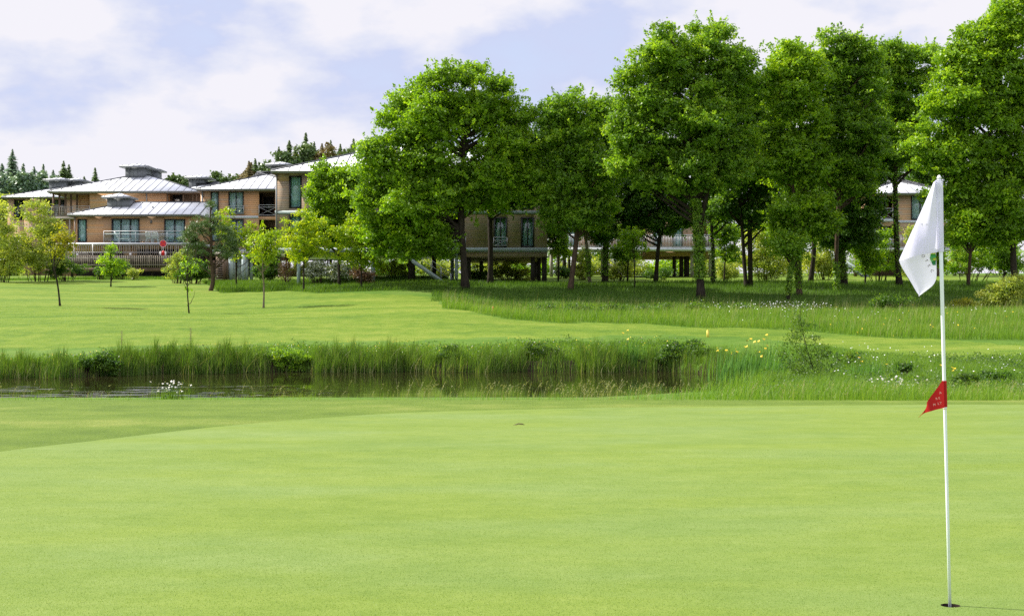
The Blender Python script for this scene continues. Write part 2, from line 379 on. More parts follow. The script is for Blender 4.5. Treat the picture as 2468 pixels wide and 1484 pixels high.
# putting green with the cup cut out of it
CUPX, CUPY = X(2291, 7.924), 7.924
hole = [(CUPX + 0.054 * math.cos(a), CUPY + 0.054 * math.sin(a)) for a in np.linspace(0, 2 * np.pi, 28, endpoint=False)]
def green_mat():
    m, nt, out = new_mat('putting_turf'); p = pos(nt)
    big = noise(nt, mapping(nt, p, (0.22, 0.5, 1)), 1.0, 3); md = noise(nt, mapping(nt, p, (0.8, 1.2, 1)), 1.6, 5, 0.65)
    fi = noise(nt, p, 30, 4, 0.7); vf = noise(nt, mapping(nt, p, (1, 0.6, 1)), 170, 3, 0.75); blu = noise(nt, mapping(nt, p, (0.35, 0.9, 1)), 0.8, 4)
    gr = noise(nt, mapping(nt, p, (0.55, 1, 1)), 55, 3, 0.8); g2 = noise(nt, mapping(nt, p, (0.5, 0.8, 1)), 9, 4, 0.75)
    tot = math_(nt, 'ADD', math_(nt, 'MULTIPLY', big, 0.15), math_(nt, 'ADD', math_(nt, 'MULTIPLY', md, 0.2), math_(nt, 'ADD', math_(nt, 'MULTIPLY', fi, 0.1), math_(nt, 'ADD', math_(nt, 'MULTIPLY', vf, 0.15), math_(nt, 'ADD', math_(nt, 'MULTIPLY', gr, 0.22), math_(nt, 'MULTIPLY', g2, 0.18))))))
    c = ramp(nt, tot, [(0.39, (0.098, 0.161, 0.014)), (0.50, (0.153, 0.214, 0.026)), (0.64, (0.214, 0.266, 0.051))])
    cool = ramp(nt, tot, [(0.34, (0.096, 0.166, 0.024)), (0.50, (0.149, 0.216, 0.053)), (0.64, (0.205, 0.266, 0.088))])
    c = mixc(nt, ramp(nt, blu, [(0.40, (0.15, 0.15, 0.15)), (0.64, (0.75, 0.75, 0.75))]), c, cool)
    dark = ramp(nt, noise(nt, p, 75, 3, 0.8), [(0.60, (0, 0, 0)), (0.70, (1, 1, 1))])
    c = mixc(nt, math_(nt, 'MULTIPLY', dark, 0.4), c, (0.12, 0.19, 0.02))
    bsdf(nt, out, c, 0.8, 0, 0.15, bump(nt, math_(nt, 'ADD', fi, vf), 0.35, 0.006)); return m
loops = [[Vector((x, y, 0)) for x, y in GL], [Vector((x, y, 0)) for x, y in hole[::-1]]]
tri = geometry.tessellate_polygon(loops)
gv = np.array([tuple(v) for l in loops for v in l])
tri = np.array([t if np.cross(gv[t[1]] - gv[t[0]], gv[t[2]] - gv[t[0]])[2] > 0 else t[::-1] for t in tri])
tag(ob('putting_green', make_mesh('putting_green', gv, tri, green_mat())), 'pale smooth close-mown putting green', 'putting green', kind='structure')
th = np.linspace(0, 2 * np.pi, 28, endpoint=False)
cup = Thing('golf_hole', 'round dark hole cut in the green at the foot of the flagstick', 'golf hole', (CUPX, CUPY, 0))
ring = lambda r, z: np.stack([CUPX + r * np.cos(th), CUPY + r * np.sin(th), np.full(28, z)], 1)
cup.part('soil_wall', (np.concatenate([ring(0.0545, -0.001), ring(0.0545, -0.16)]), np.array([(i, 28 + i, 28 + (i + 1) % 28, (i + 1) % 28) for i in range(28)])), M['soil'])
lin = MB().add(np.concatenate([ring(0.053, -0.03), ring(0.053, -0.155)]), [(i, 28 + i, 28 + (i + 1) % 28, (i + 1) % 28) for i in range(28)] + [tuple(28 + i for i in range(28))])
cup.part('cup_liner', lin, M['soil'])

# pond
def water_mat():
    m, nt, out = new_mat('pond_water'); p = pos(nt)
    r1 = noise(nt, mapping(nt, p, (0.8, 1.3, 1)), 1.1, 2); r2 = noise(nt, mapping(nt, p, (0.5, 1.5, 1)), 0.7, 2)
    sep = nd(nt, 'ShaderNodeSeparateXYZ'); nt.links.new(p, sep.inputs[0])
    # a breeze ruffles the water along the near bank
    ruf = nd(nt, 'ShaderNodeMapRange'); ruf.inputs['From Min'].default_value = 47.0; ruf.inputs['From Max'].default_value = 41.0
    nt.links.new(sep.outputs['Y'], ruf.inputs['Value'])
    ruf2 = nd(nt, 'ShaderNodeMapRange'); ruf2.inputs['From Min'].default_value = -4.0; ruf2.inputs['From Max'].default_value = -9.0
    nt.links.new(sep.outputs['X'], ruf2.inputs['Value'])
    pat = ramp(nt, noise(nt, mapping(nt, p, (0.35, 0.35, 1)), 1.0, 2), [(0.38, (0, 0, 0)), (0.52, (1, 1, 1))])
    rr = math_(nt, 'MULTIPLY', math_(nt, 'MULTIPLY', ruf.outputs[0], ruf2.outputs[0]), pat)
    b = nd(nt, 'ShaderNodeBump'); b.inputs['Distance'].default_value = 0.09
    nt.links.new(math_(nt, 'ADD', math_(nt, 'MULTIPLY', rr, 0.98), 0.02), b.inputs['Strength'])
    nt.links.new(math_(nt, 'ADD', r1, math_(nt, 'MULTIPLY', r2, 1.2)), b.inputs['Height'])
    fr = nd(nt, 'ShaderNodeFresnel'); fr.inputs['IOR'].default_value = 1.33; nt.links.new(b.outputs['Normal'], fr.inputs['Normal'])
    df = nd(nt, 'ShaderNodeBsdfDiffuse'); df.inputs['Color'].default_value = (0.022, 0.020, 0.007, 1)
    gl = nd(nt, 'ShaderNodeBsdfGlossy'); gl.inputs['Roughness'].default_value = 0.035; gl.inputs['Color'].default_value = (0.94, 0.94, 0.90, 1); nt.links.new(b.outputs['Normal'], gl.inputs['Normal'])
    mx = nd(nt, 'ShaderNodeMixShader'); nt.links.new(fr.outputs[0], mx.inputs[0]); nt.links.new(df.outputs[0], mx.inputs[1]); nt.links.new(gl.outputs[0], mx.inputs[2]); nt.links.new(mx.outputs[0], out.inputs['Surface'])
    return m
wx = np.linspace(-70, 14, 40); wy = np.linspace(30, 60, 16); a, b = np.meshgrid(wx, wy)
k = (np.arange(15)[:, None] * 40 + np.arange(39)[None]).ravel()
tag(ob('pond_water', make_mesh('pond_water', np.stack([a.ravel(), b.ravel(), np.full(a.size, -0.80)], 1), np.stack([k, k + 1, k + 41, k + 40], 1), water_mat())), 'dark still pond reflecting the bank', 'pond', kind='structure')

# ------------------------------------------------------------------ foliage generators
def unit(n):
    v = rng.normal(size=(n, 3)); return v / (np.linalg.norm(v, axis=1)[:, None] + 1e-9)
def leaves(c, nrm, L, W):
    """diamond leaves at points c facing nrm, length L, width W"""
    n = len(c); r = unit(n)
    t = np.cross(nrm, r); t /= np.linalg.norm(t, axis=1)[:, None] + 1e-9
    b = np.cross(nrm, t)
    L = np.broadcast_to(L, (n,))[:, None]; W = np.broadcast_to(W, (n,))[:, None]
    V = np.stack([c - t * L / 2, c + b * W / 2 + nrm * W * 0.12, c + t * L / 2, c - b * W / 2 + nrm * W * 0.12], 1).reshape(-1, 3)
    return V, np.arange(4 * n).reshape(-1, 4)
def foliage(lobes, n, leaf=0.22, clump=0.75, spray=0.20, flat=0.7, shell=0.5, per_clump=150, up=0.5, aspect=0.62, tint_mu=0.5, tint_by_lobe=None, sprigs=0):
    """lobes: (cx,cy,cz,rx,ry,rz). Clumps sit near the lobes' shells, sprays on the clumps, leaves on the sprays."""
    lobes = np.asarray(lobes, float)
    area = (lobes[:, 3] * lobes[:, 5] + lobes[:, 3] * lobes[:, 4]); p = area / area.sum()
    nc = max(6, n // per_clump); li = rng.choice(len(lobes), nc, p=p)
    d = unit(nc); r = shell + (1 - shell) * rng.random(nc) ** 0.6
    r *= rng.normal(1.0, 0.10, nc)
    cc = lobes[li, :3] + d * r[:, None] * lobes[li, 3:]
    cr = clump * rng.uniform(0.55, 1.25, nc)
    ctint = np.clip(rng.normal(tint_mu, 0.21, nc), 0, 1)
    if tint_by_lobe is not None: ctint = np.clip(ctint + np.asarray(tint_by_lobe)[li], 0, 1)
    ns = nc * 9; si = np.repeat(np.arange(nc), 9)
    sd = unit(ns); sd[:, 2] = np.abs(sd[:, 2]) * 0.9 - 0.25
    spos = cc[si] + sd * (cr[si] * rng.uniform(0.5, 1.0, ns))[:, None] * np.array([1, 1, flat])
    k = rng.integers(0, ns, n)
    out = unit(n)
    lp = spos[k] + rng.normal(size=(n, 3)) * spray * np.array([1, 1, 0.7])
    nrm = out * 0.75 + sd[k] * 0.5 + np.array([0, 0, up]); nrm /= np.linalg.norm(nrm, axis=1)[:, None] + 1e-9
    L = leaf * rng.uniform(0.6, 1.3, n)
    V, Fc = leaves(lp, nrm, L, L * aspect)
    t = np.clip(ctint[si[k]] + rng.normal(0, 0.14, n), 0, 1)
    if sprigs:      # leafy shoots sticking out of the crown's rim
        m = int(nc * sprigs); d2 = unit(m); l2 = rng.choice(len(lobes), m, p=p); a = lobes[l2, :3] + d2 * lobes[l2, 3:] * rng.uniform(0.85, 1.04, (m, 1))
        o2 = d2 + np.array([0, 0, 0.55]) + rng.normal(0, 0.35, (m, 3)); o2 /= np.linalg.norm(o2, axis=1)[:, None]
        ln = rng.uniform(0.5, 1.5, m) * clump; q = np.repeat(np.arange(m), 26); f = rng.random(len(q)) ** 0.8
        sp = a[q] + o2[q] * (ln[q] * f)[:, None] + rng.normal(size=(len(q), 3)) * (spray * 0.75 * (1.15 - f))[:, None]
        nr = unit(len(q)) * 0.8 + [0, 0, up]; nr /= np.linalg.norm(nr, axis=1)[:, None]
        L2 = leaf * rng.uniform(0.6, 1.2, len(q)); V2, F2 = leaves(sp, nr, L2, L2 * aspect)
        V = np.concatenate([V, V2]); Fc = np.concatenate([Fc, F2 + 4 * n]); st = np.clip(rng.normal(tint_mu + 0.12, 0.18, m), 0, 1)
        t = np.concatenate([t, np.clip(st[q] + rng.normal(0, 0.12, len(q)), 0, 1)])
    return V, Fc, np.repeat(t, 4), cc
def curve_pts(a, b, m, k=7):
    t = np.linspace(0, 1, k)[:, None]
    return (1 - t) ** 2 * a + 2 * t * (1 - t) * m + t * t * b
def limbs_to(mb, trunk, targets, r0=0.09, low=0.0):
    for c in targets:
        h = trunk[:, 2]; zt = c[2] - np.linalg.norm((c - trunk.mean(0))[:2]) * rng.uniform(0.5, 0.9) - 0.4
        zt = np.clip(zt, h[0] + low * (h[-1] - h[0]), h[-1]); i = int(np.clip(np.searchsorted(h, np.clip(zt, h[1], h[-1])), 1, len(h) - 1))
        f = np.clip((zt - h[i - 1]) / (h[i] - h[i - 1] + 1e-6), 0, 1)
        a = trunk[i - 1] * (1 - f) + trunk[i] * f
        m = a * 0.45 + c * 0.55 + np.array([0, 0, -0.12 * np.linalg.norm(c - a)]) + rng.normal(0, 0.12, 3)
        m[2] = min(m[2], c[2])
        pts = curve_pts(a, c, m, 7); pts[1:-1] += rng.normal(0, 0.03, (5, 3))
        mb.tube(pts, np.linspace(r0 * rng.uniform(0.7, 1.2), min(0.018, r0 * 0.3), 7), 6)
def break_up(lobes, tb):
    """every bough mass carries smaller masses round its rim"""
    out, to = [], []
    for i, l in enumerate(lobes):
        u, v, ru, rv = l[:4]; t = 0 if tb is None else tb[i]
        out.append((u, v, ru * 0.86, rv * 0.84)); to.append(t - 0.06)
        for k in range(6):
            a = 2 * np.pi * (k + rng.uniform(0, 1)) / 6; e = rng.uniform(-0.9, 0.9); q = math.sqrt(1 - e * e); f = rng.uniform(0.66, 0.98); s = rng.uniform(0.26, 0.44)
            r = s * (ru + rv) / 2
            out.append((u + math.cos(a) * q * ru * f, v - math.sin(a) * q * rv * f, r * 1.1, r * 0.85, e * ru * f * 0.027)); to.append(t + rng.normal(0.03, 0.10))
    return out, to
def tree(name, label, cat, d, trunk, lobes, n, mat, bark='bark', leaf=0.22, clump=0.75, group=None, nl=18, per_clump=150, shell=0.5, spray=0.20, depth=1.0, ivy=None, aspect=0.62, r0=0.09, flat=0.7, tint_by_lobe=None, extra=None, tint_mu=0.5):
    """trunk: (u, v, halfwidth in v steps) from the foot up; lobes: (u, v, ru, rv[, dy])."""
    u0, v0, w0 = trunk[0]; x0 = X(u0, d); z0 = tz(x0, d)
    T = Thing(name, label, cat, (x0, d, z0), group)
    tp = np.array([P(u, v, d) for u, v, w in trunk]); tr = np.array([w * d / F for u, v, w in trunk])
    tp[0, 2] = z0 - 0.15
    tp[1:, 1] += rng.normal(0, 0.15, len(tp) - 1)
    ts = np.linspace(0, len(tp) - 1, (len(tp) - 1) * 4 + 1)
    sm = np.stack([np.interp(ts, np.arange(len(tp)), tp[:, i]) for i in range(3)], 1)
    ker = np.array([0.25, 0.5, 0.25])
    for _ in range(2): sm[1:-1] = 0.25 * sm[:-2] + 0.5 * sm[1:-1] + 0.25 * sm[2:]
    sr = np.interp(ts, np.arange(len(tp)), tr); sr *= 0.84; sr[0] *= 1.5; sr[1] *= 1.15
    if n > 1900: lobes, tint_by_lobe = break_up(lobes, tint_by_lobe)
    lb = []
    for l in lobes:
        u, v, ru, rv = l[:4]; dy = l[4] if len(l) > 4 else 0.0
        c = P(u, v, d); rx = ru * d / F; rz = rv * d / F
        lb.append((c[0], d + dy, c[2], rx, max(rx, 0.6 * rz) * depth, rz))
    V, Fc, tint, cc = foliage(lb, int(n * (2.5 if n > 7600 else 0.95)), leaf * (0.86 if n > 7600 else 0.9), clump, spray * (0.78 if n > 7600 else 1.0), flat, shell, per_clump, aspect=aspect, tint_by_lobe=tint_by_lobe, tint_mu=tint_mu, sprigs=1.1 if n > 7600 else 0.5)
    mb = MB(); mb.tube(sm, sr, 9)
    if extra:
        for e in extra:
            ep = np.array([P(u, v, d) for u, v, w in e]); mb.tube(ep, [w * d / F for u, v, w in e], 7)
    lbc = np.array([l[:3] for l in lb])
    near_c = cc[rng.choice(len(cc), min(nl, len(cc)), replace=False)]
    limbs_to(mb, sm, list(lbc[::7] if n > 1900 else lbc) + list(near_c), r0, 0.30 if n > 7600 else 0.15)
    T.part('trunk', mb, M[bark], smooth=True)
    T.part('crown', (V, Fc), M[mat], tint=tint)
    if ivy:
        va, vb, wid, ni = ivy
        zz = rng.uniform(Z(vb, d), Z(va, d), ni); ax = np.interp(zz, sm[:, 2], sm[:, 0]); ay = np.interp(zz, sm[:, 2], sm[:, 1])
        ar = np.interp(zz, sm[:, 2], sr); an = rng.uniform(0, 2 * np.pi, ni)
        rr = ar + np.abs(rng.normal(0, wid * d / F, ni)) * (0.7 + 0.5 * np.sin(zz * 5) ** 2)
        nr = np.stack([np.cos(an), np.sin(an), 0.4 + 0 * an], 1) + rng.normal(0, 0.4, (ni, 3)); nr /= np.linalg.norm(nr, axis=1)[:, None]
        V, Fc = leaves(np.stack([ax + rr * np.cos(an), ay + rr * np.sin(an), zz], 1), nr, 0.13 * rng.uniform(0.7, 1.3, ni), 0.10)
        T.part('ivy', (V, Fc), M['leaf_oak'], tint=np.repeat(np.clip(rng.normal(0.5, 0.25, ni), 0, 1), 4))
    return T
def shrub(name, label, cat, u, v, d, lobes, n, mat, leaf=0.14, clump=0.35, group=None, bark='bark_brown', spray=0.12, aspect=0.6, per_clump=90, flowers=0, shell=0.35):
    x0 = X(u, d); z0 = tz(x0, d)
    T = Thing(name, label, cat, (x0, d, z0), group)
    lb = []
    for l in lobes:
        c = P(l[0], l[1], d); rx = l[2] * d / F; rz = l[3] * d / F
        lb.append((c[0], d, c[2], rx, rx, rz))
    V, Fc, tint, cc = foliage(lb, n, leaf, clump, spray, 0.85, shell, per_clump, aspect=aspect)
    mb = MB(); base = np.array([x0, d, z0])
    for c in cc[rng.choice(len(cc), min(14, len(cc)), replace=False)]:
        a = base + np.array([rng.normal(0, 0.12), rng.normal(0, 0.12), -0.05]); a[0] = 0.6 * a[0] + 0.4 * c[0]; a[2] = tz(a[0], a[1]) - 0.05
        m = 0.5 * (a + c); m[:2] = 0.65 * a[:2] + 0.35 * c[:2]
        mb.tube(curve_pts(a, c, m, 5), np.linspace(0.03, 0.008, 5), 5)
    T.part('stems', mb, M[bark], smooth=True)
    T.part('foliage', (V, Fc), M[mat], tint=tint)
    if flowers:
        k = rng.choice(len(cc), flowers); dd = unit(flowers); dd[:, 2] = abs(dd[:, 2])
        Vf, Ff = leaves(cc[k] + dd * clump * rng.uniform(0.7, 1.1, (flowers, 1)), dd, 0.12, 0.11)
        T.part('blossom', (Vf, Ff), M['petal_white'])
    return T
def blades(x, y, h, w, lean=0.25, seg=3, z=None, wind=(0.12, 0)):
    """bent tapering blades standing on the ground at x, y"""
    n = len(x); z = terrain(x, y) - 0.02 if z is None else z
    an = rng.uniform(0, 2 * np.pi, n); ln = np.abs(rng.normal(0, lean, n)) * h
    dx = np.cos(an) * ln + wind[0] * h; dy = np.sin(an) * ln + wind[1] * h
    fa = rng.uniform(0, np.pi, n); sx, sy = np.cos(fa) * w / 2, np.sin(fa) * w / 2
    rows = []
    for k in range(seg):
        t = k / seg; f = 1 - t * 0.75
        cx, cy, cz = x + dx * t * t, y + dy * t * t, z + h * t * (1 - 0.12 * t * (ln / (h + 1e-6)))
        rows += [np.stack([cx - sx * f, cy - sy * f, cz], 1), np.stack([cx + sx * f, cy + sy * f, cz], 1)]
    rows.append(np.stack([x + dx, y + dy, z + h * (1 - 0.12 * (ln / (h + 1e-6)))], 1))
    m = len(rows); V = np.stack(rows, 1).reshape(-1, 3); o = np.arange(n) * m
    Fc = []
    for k in range(seg - 1):
        Fc.append(np.stack([o + 2 * k, o + 2 * k + 1, o + 2 * k + 3], 1)); Fc.append(np.stack([o + 2 * k, o + 2 * k + 3, o + 2 * k + 2], 1))
    Fc.append(np.stack([o + m - 3, o + m - 2, o + m - 1], 1))
    return V, np.concatenate(Fc), m
def grass_obj(name, label, x, y, h, w, mat, lean=0.25, seg=2, tmu=0.5, tsd=0.2, z=None, wind=(0.12, 0)):
    V, Fc, m = blades(x, y, h, w, lean, seg, z, wind)
    patch = 0.5 + 0.5 * np.sin(x * 0.7 + 1.3 * np.sin(y * 0.5)) * np.sin(y * 0.9 + x * 0.23)
    t = np.clip(rng.normal(tmu, tsd, len(x)) + (patch - 0.5) * 0.35, 0, 1)
    o = ob(name, make_mesh(name, V, Fc, M[mat], False, np.repeat(t, m)))
    return tag(o, label, 'grass', kind='stuff')
def scatter(u0, u1, d0, d1, n):
    d = np.sqrt(rng.uniform(d0 ** 2, d1 ** 2, n)); u = rng.uniform(u0, u1, n); return (u - CU) * d / F, d
# fold in the rest

# ------------------------------------------------------------------ lodges
def cells(mb, x0, x1, z0, z1, y0, y1, openings):
    xs = sorted({x0, x1, *[min(max(o[k], x0), x1) for o in openings for k in (0, 1)]})
    for a, b in zip(xs[:-1], xs[1:]):
        if b - a < 1e-4: continue
        m = (a + b) / 2; zc = [z0]
        for o in sorted([o for o in openings if o[0] < m < o[1]], key=lambda o: o[2]): zc += [max(o[2], z0), min(o[3], z1)]
        zc.append(z1)
        for lo, hi in zip(zc[0::2], zc[1::2]):
            if hi - lo > 1e-3: mb.box(a, b, y0, y1, lo, hi)
def rect(u0, u1, v0, v1, d): return (X(u0, d), X(u1, d), Z(v1, d), Z(v0, d))
def wall(T, u0, u1, v0, v1, d, openings, mat, name='wall', back=9.0, sides=True):
    x0, x1, z0, z1 = rect(u0, u1, v0, v1, d); mb = MB()
    cells(mb, x0, x1, z0, z1, d, d + 0.25, [rect(*o, d) for o in openings])
    if sides:
        mb.box(x0, x0 + 0.25, d + 0.25, d + back, z0, z1); mb.box(x1 - 0.25, x1, d + 0.25, d + back, z0, z1); mb.box(x0 + 0.25, x1 - 0.25, d + back - 0.25, d + back, z0, z1)
    w = T.part(name, mb, M[mat])
    return w
def room(T, u0, u1, v0, v1, d, depth=4.0):
    x0, x1, z0, z1 = rect(u0, u1, v0, v1, d)
    mb = MB().box(x0 + 0.3, x1 - 0.3, d + depth, d + depth + 0.1, z0, z1)
    mb.box(x0 + 0.3, x1 - 0.3, d + 0.3, d + depth, z0 - 0.05, z0 + 0.05)
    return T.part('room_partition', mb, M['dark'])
def window(T, u0, u1, v0, v1, d, curtain='curtain', mull=1, label=None):
    x0, x1, z0, z1 = rect(u0, u1, v0, v1, d); w = 0.10; mb = MB()
    ya, yb = d - 0.04, d + 0.12
    mb.box(x0, x0 + w, ya, yb, z0, z1); mb.box(x1 - w, x1, ya, yb, z0, z1)
    mb.box(x0 + w, x1 - w, ya, yb, z1 - w, z1); mb.box(x0 + w, x1 - w, ya, yb, z0, z0 + w)
    for i in range(mull):
        xm = x0 + (x1 - x0) * (i + 1) / (mull + 1); mb.box(xm - 0.045, xm + 0.045, ya, yb, z0 + w, z1 - w)
    fr = T.part('window', mb, M['frame'], label=label)
    T.part('pane', MB().box(x0 + w, x1 - w, d + 0.03, d + 0.045, z0 + w, z1 - w), M['glass'], fr)
    n = int((x1 - x0) / 0.05) + 2; xs = np.linspace(x0 + 0.05, x1 - 0.05, n)
    y = d + 0.20 + 0.05 * np.sin(xs * 2 * np.pi / 0.34 + rng.uniform(0, 6)) + 0.015 * rng.normal(size=n)
    V = np.concatenate([np.stack([xs, y, np.full(n, z0 + 0.06)], 1), np.stack([xs, y, np.full(n, z1 - 0.02)], 1)])
    T.part('curtain', (V, np.array([(i, i + 1, n + i + 1, n + i) for i in range(n - 1)])), M[curtain], fr, smooth=True)
    return fr
def hip_roof(T, u0, u1, ve, vr, d, half, hipL=True, hipR=True, pitch=0.8, over=0.0):
    x0, x1 = X(u0, d), X(u1, d); ze, zr = Z(ve, d), Z(vr, d + half); y0, y1, ym = d, d + 2 * half, d + half
    r0 = x0 + (half if hipL else 0); r1 = x1 - (half if hipR else 0); th = 0.20
    V = [(x0, y0, ze - th), (x1, y0, ze - th), (x1, y1, ze - th), (x0, y1, ze - th), (x0, y0, ze), (x1, y0, ze), (x1, y1, ze), (x0, y1, ze), (r0, ym, zr), (r1, ym, zr)]
    Fc = [(4, 5, 9, 8), (5, 6, 9), (6, 7, 8, 9), (7, 4, 8), (0, 1, 5, 4), (1, 2, 6, 5), (2, 3, 7, 6), (3, 0, 4, 7), (3, 2, 1, 0)]
    rf = T.part('roof', (np.array(V, float), Fc), [M['roof'], M['fascia'], M['wood_brown']], mi=[0, 0, 0, 0, 1, 1, 1, 1, 2])
    mb = MB(); rise = zr - ze
    for x in np.arange(x0 + 0.4, x1 - 0.2, pitch):
        t = 1.0
        if hipL: t = min(t, (x - x0) / half)
        if hipR: t = min(t, (x1 - x) / half)
        if t > 0.05: mb.bar((x, y0 + 0.02, ze + 0.03), (x, y0 + half * t, ze + rise * t + 0.03), 0.027)
    for y in np.arange(y0 + 0.6, y1 - 0.3, pitch):
        t = min((y - y0) / half, (y1 - y) / half)
        if hipL: mb.bar((x0 + 0.02, y, ze + 0.03), (x0 + half * t, y, ze + rise * t + 0.03), 0.03)
        if hipR: mb.bar((x1 - 0.02, y, ze + 0.03), (x1 - half * t, y, ze + rise * t + 0.03), 0.03)
    for a, b in (((x0, y0, ze + 0.03), (r0, ym, zr + 0.03)), ((x1, y0, ze + 0.03), (r1, ym, zr + 0.03)), ((r0, ym, zr + 0.03), (r1, ym, zr + 0.03)), ((x0, y1, ze + 0.03), (r0, ym, zr + 0.03)), ((x1, y1, ze + 0.03), (r1, ym, zr + 0.03))):
        if np.linalg.norm(np.array(a) - b) > 0.1: mb.bar(a, b, 0.06)
    T.part('roof_seams', mb, M['rib'], rf)
    T.part('gutter', MB().tube([(x0 - 0.02, y0 - 0.07, ze - 0.05), (x1 + 0.02, y0 - 0.07, ze - 0.05)], 0.065, 8), M['fascia'], rf)
    return rf
def turret(T, b0, b1, vb, c0, c1, vc, va, d, roof_parent, depth=3.0):
    x0, x1 = X(b0, d), X(b1, d); z0, z1 = Z(vb, d) - 0.4, Z(vc, d)
    mb = MB().box(x0, x1, d, d + depth, z0, z1)
    w = (x1 - x0)
    for k in range(1, int(w / 0.45)): mb.bar((x0 + 0.45 * k, d - 0.015, z0), (x0 + 0.45 * k, d - 0.015, z1), 0.02)
    t = T.part('roof_turret', mb, M['turret'])
    e0, e1 = X(c0, d), X(c1, d); o = (e1 - e0 - w) / 2; y0, y1 = d - o, d + depth + o; th = 0.16; za = Z(va, d + depth / 2); h = min((y1 - y0) / 2, (e1 - e0) / 2) * 0.95
    V = [(e0, y0, z1), (e1, y0, z1), (e1, y1, z1), (e0, y1, z1), (e0, y0, z1 + th), (e1, y0, z1 + th), (e1, y1, z1 + th), (e0, y1, z1 + th), (e0 + h, (y0 + y1) / 2, za), (e1 - h, (y0 + y1) / 2, za)]
    Fc = [(4, 5, 9, 8), (5, 6, 9), (6, 7, 8, 9), (7, 4, 8), (0, 1, 5, 4), (1, 2, 6, 5), (2, 3, 7, 6), (3, 0, 4, 7), (3, 2, 1, 0)]
    T.part('turret_cap', (np.array(V, float), Fc), [M['roof'], M['fascia']], t, mi=[0, 0, 0, 0, 1, 1, 1, 1, 1])
    mb = MB()
    for x in np.arange(e0 + 0.3, e1 - 0.2, 0.6):
        f = min(1, (x - e0) / h, (e1 - x) / h); mb.bar((x, y0, z1 + th + 0.02), (x, y0 + f * (y1 - y0) / 2, z1 + th + 0.02 + f * (za - z1 - th)), 0.025)
    T.part('cap_seams', mb, M['rib'], t)
    return t
def rail_x(T, u0, u1, v0, v1, d, mat='rail', step=1.15, parent=None):
    x0, x1, z0, z1 = rect(u0, u1, v0, v1, d); mb = MB(); n = max(1, round((x1 - x0) / step)); xs = np.linspace(x0, x1, n + 1)
    for x in xs: mb.bar((x, d, z0), (x, d, z1), 0.03)
    zm = z1 - 0.22
    for z in (z1, zm, z0 + 0.06): mb.bar((x0, d, z), (x1, d, z), 0.026)
    for a, b in zip(xs[:-1], xs[1:]): mb.bar((a, d, z0 + 0.06), (b, d, zm), 0.016); mb.bar((a, d + 0.02, zm), (b, d + 0.02, z0 + 0.06), 0.016)
    return T.part('railing', mb, M[mat], parent)
def rail_bars(T, u0, u1, v0, v1, d, mat='rail', step=0.13, r=0.018, parent=None, jit=0.0):
    x0, x1, z0, z1 = rect(u0, u1, v0, v1, d); mb = MB()
    for x in np.arange(x0, x1, step): mb.bar((x + rng.normal(0, jit), d, z0), (x + rng.normal(0, jit), d, z1), r * rng.uniform(0.8, 1.2))
    for z in (z1, z0 + 0.08): mb.bar((x0, d, z), (x1, d, z), 0.035)
    for x in np.arange(x0, x1, 1.8): mb.bar((x, d - 0.03, z0 - 0.1), (x, d - 0.03, z1 + 0.03), 0.035)
    return T.part('railing', mb, M[mat], parent)
def slab(T, name, u0, u1, v0, v1, d, mat, depth, out=0.06):
    x0, x1, z0, z1 = rect(u0, u1, v0, v1, d)
    return T.part(name, MB().box(x0 - 0.03, x1 + 0.03, d - out, d + depth, z0, z1), M[mat])
def col_round(T, u, w, v0, d, mat='column', name='column'):
    x = X(u, d); zb = tz(x, d) - 0.1
    return T.part(name, MB().tube([(x, d, zb), (x, d, Z(v0, d))], w * d / F / 2, 14), M[mat], smooth=False)
def col_square(T, u, w, v0, d, mat='wood_dark', name='post'):
    x = X(u, d); h = w * d / F / 2; zb = tz(x, d) - 0.1
    return T.part(name, MB().box(x - h, x + h, d - h, d + h, zb, Z(v0, d)), M[mat])
def stairs(T, u0, v0, u1, v1, d, width=1.4, mat='beam_teal'):
    """a straight flight running sideways from its foot (u0, v0) to its head (u1, v1)"""
    a, b = P(u0, v0, d), P(u1, v1, d)
    st = MB()
    for y in (d, d + width):
        V = [(a[0], y - 0.03, a[2] - 0.16), (b[0], y - 0.03, b[2] - 0.16), (b[0], y - 0.03, b[2] + 0.16), (a[0], y - 0.03, a[2] + 0.16)]
        V += [(x, yy_ + 0.06, z) for x, yy_, z in V]
        st.add(V, [(0, 1, 2, 3), (7, 6, 5, 4), (0, 4, 5, 1), (1, 5, 6, 2), (2, 6, 7, 3), (3, 7, 4, 0)])
    s = T.part('stair_stringer', st, M[mat])
    tr = MB(); n = max(4, int(abs(b[2] - a[2]) / 0.19))
    for i in range(1, n): p = a + (b - a) * i / n; tr.box(p[0] - 0.13, p[0] + 0.13, d + 0.035, d + width - 0.035, p[2] - 0.02, p[2] + 0.02)
    T.part('stair_treads', tr, M['wood_brown'], s)
    for y in (d + 0.02, d + width):
        hr = MB(); hr.bar((a[0], y, a[2] + 1.0), (b[0], y, b[2] + 1.0), 0.022); hr.bar((a[0], y, a[2] + 0.6), (b[0], y, b[2] + 0.6), 0.015)
        for i in range(5): p = a + (b - a) * i / 4; hr.bar((p[0], y, p[2]), (p[0], y, p[2] + 1.0), 0.02)
        T.part('stair_handrail', hr, M['rail'], s)
def bld(label, u, d, group='timber lodges of the golf resort'):
    x = X(u, d); return Thing('timber_lodge', label, 'building', (x, d, tz(x, d)), group)

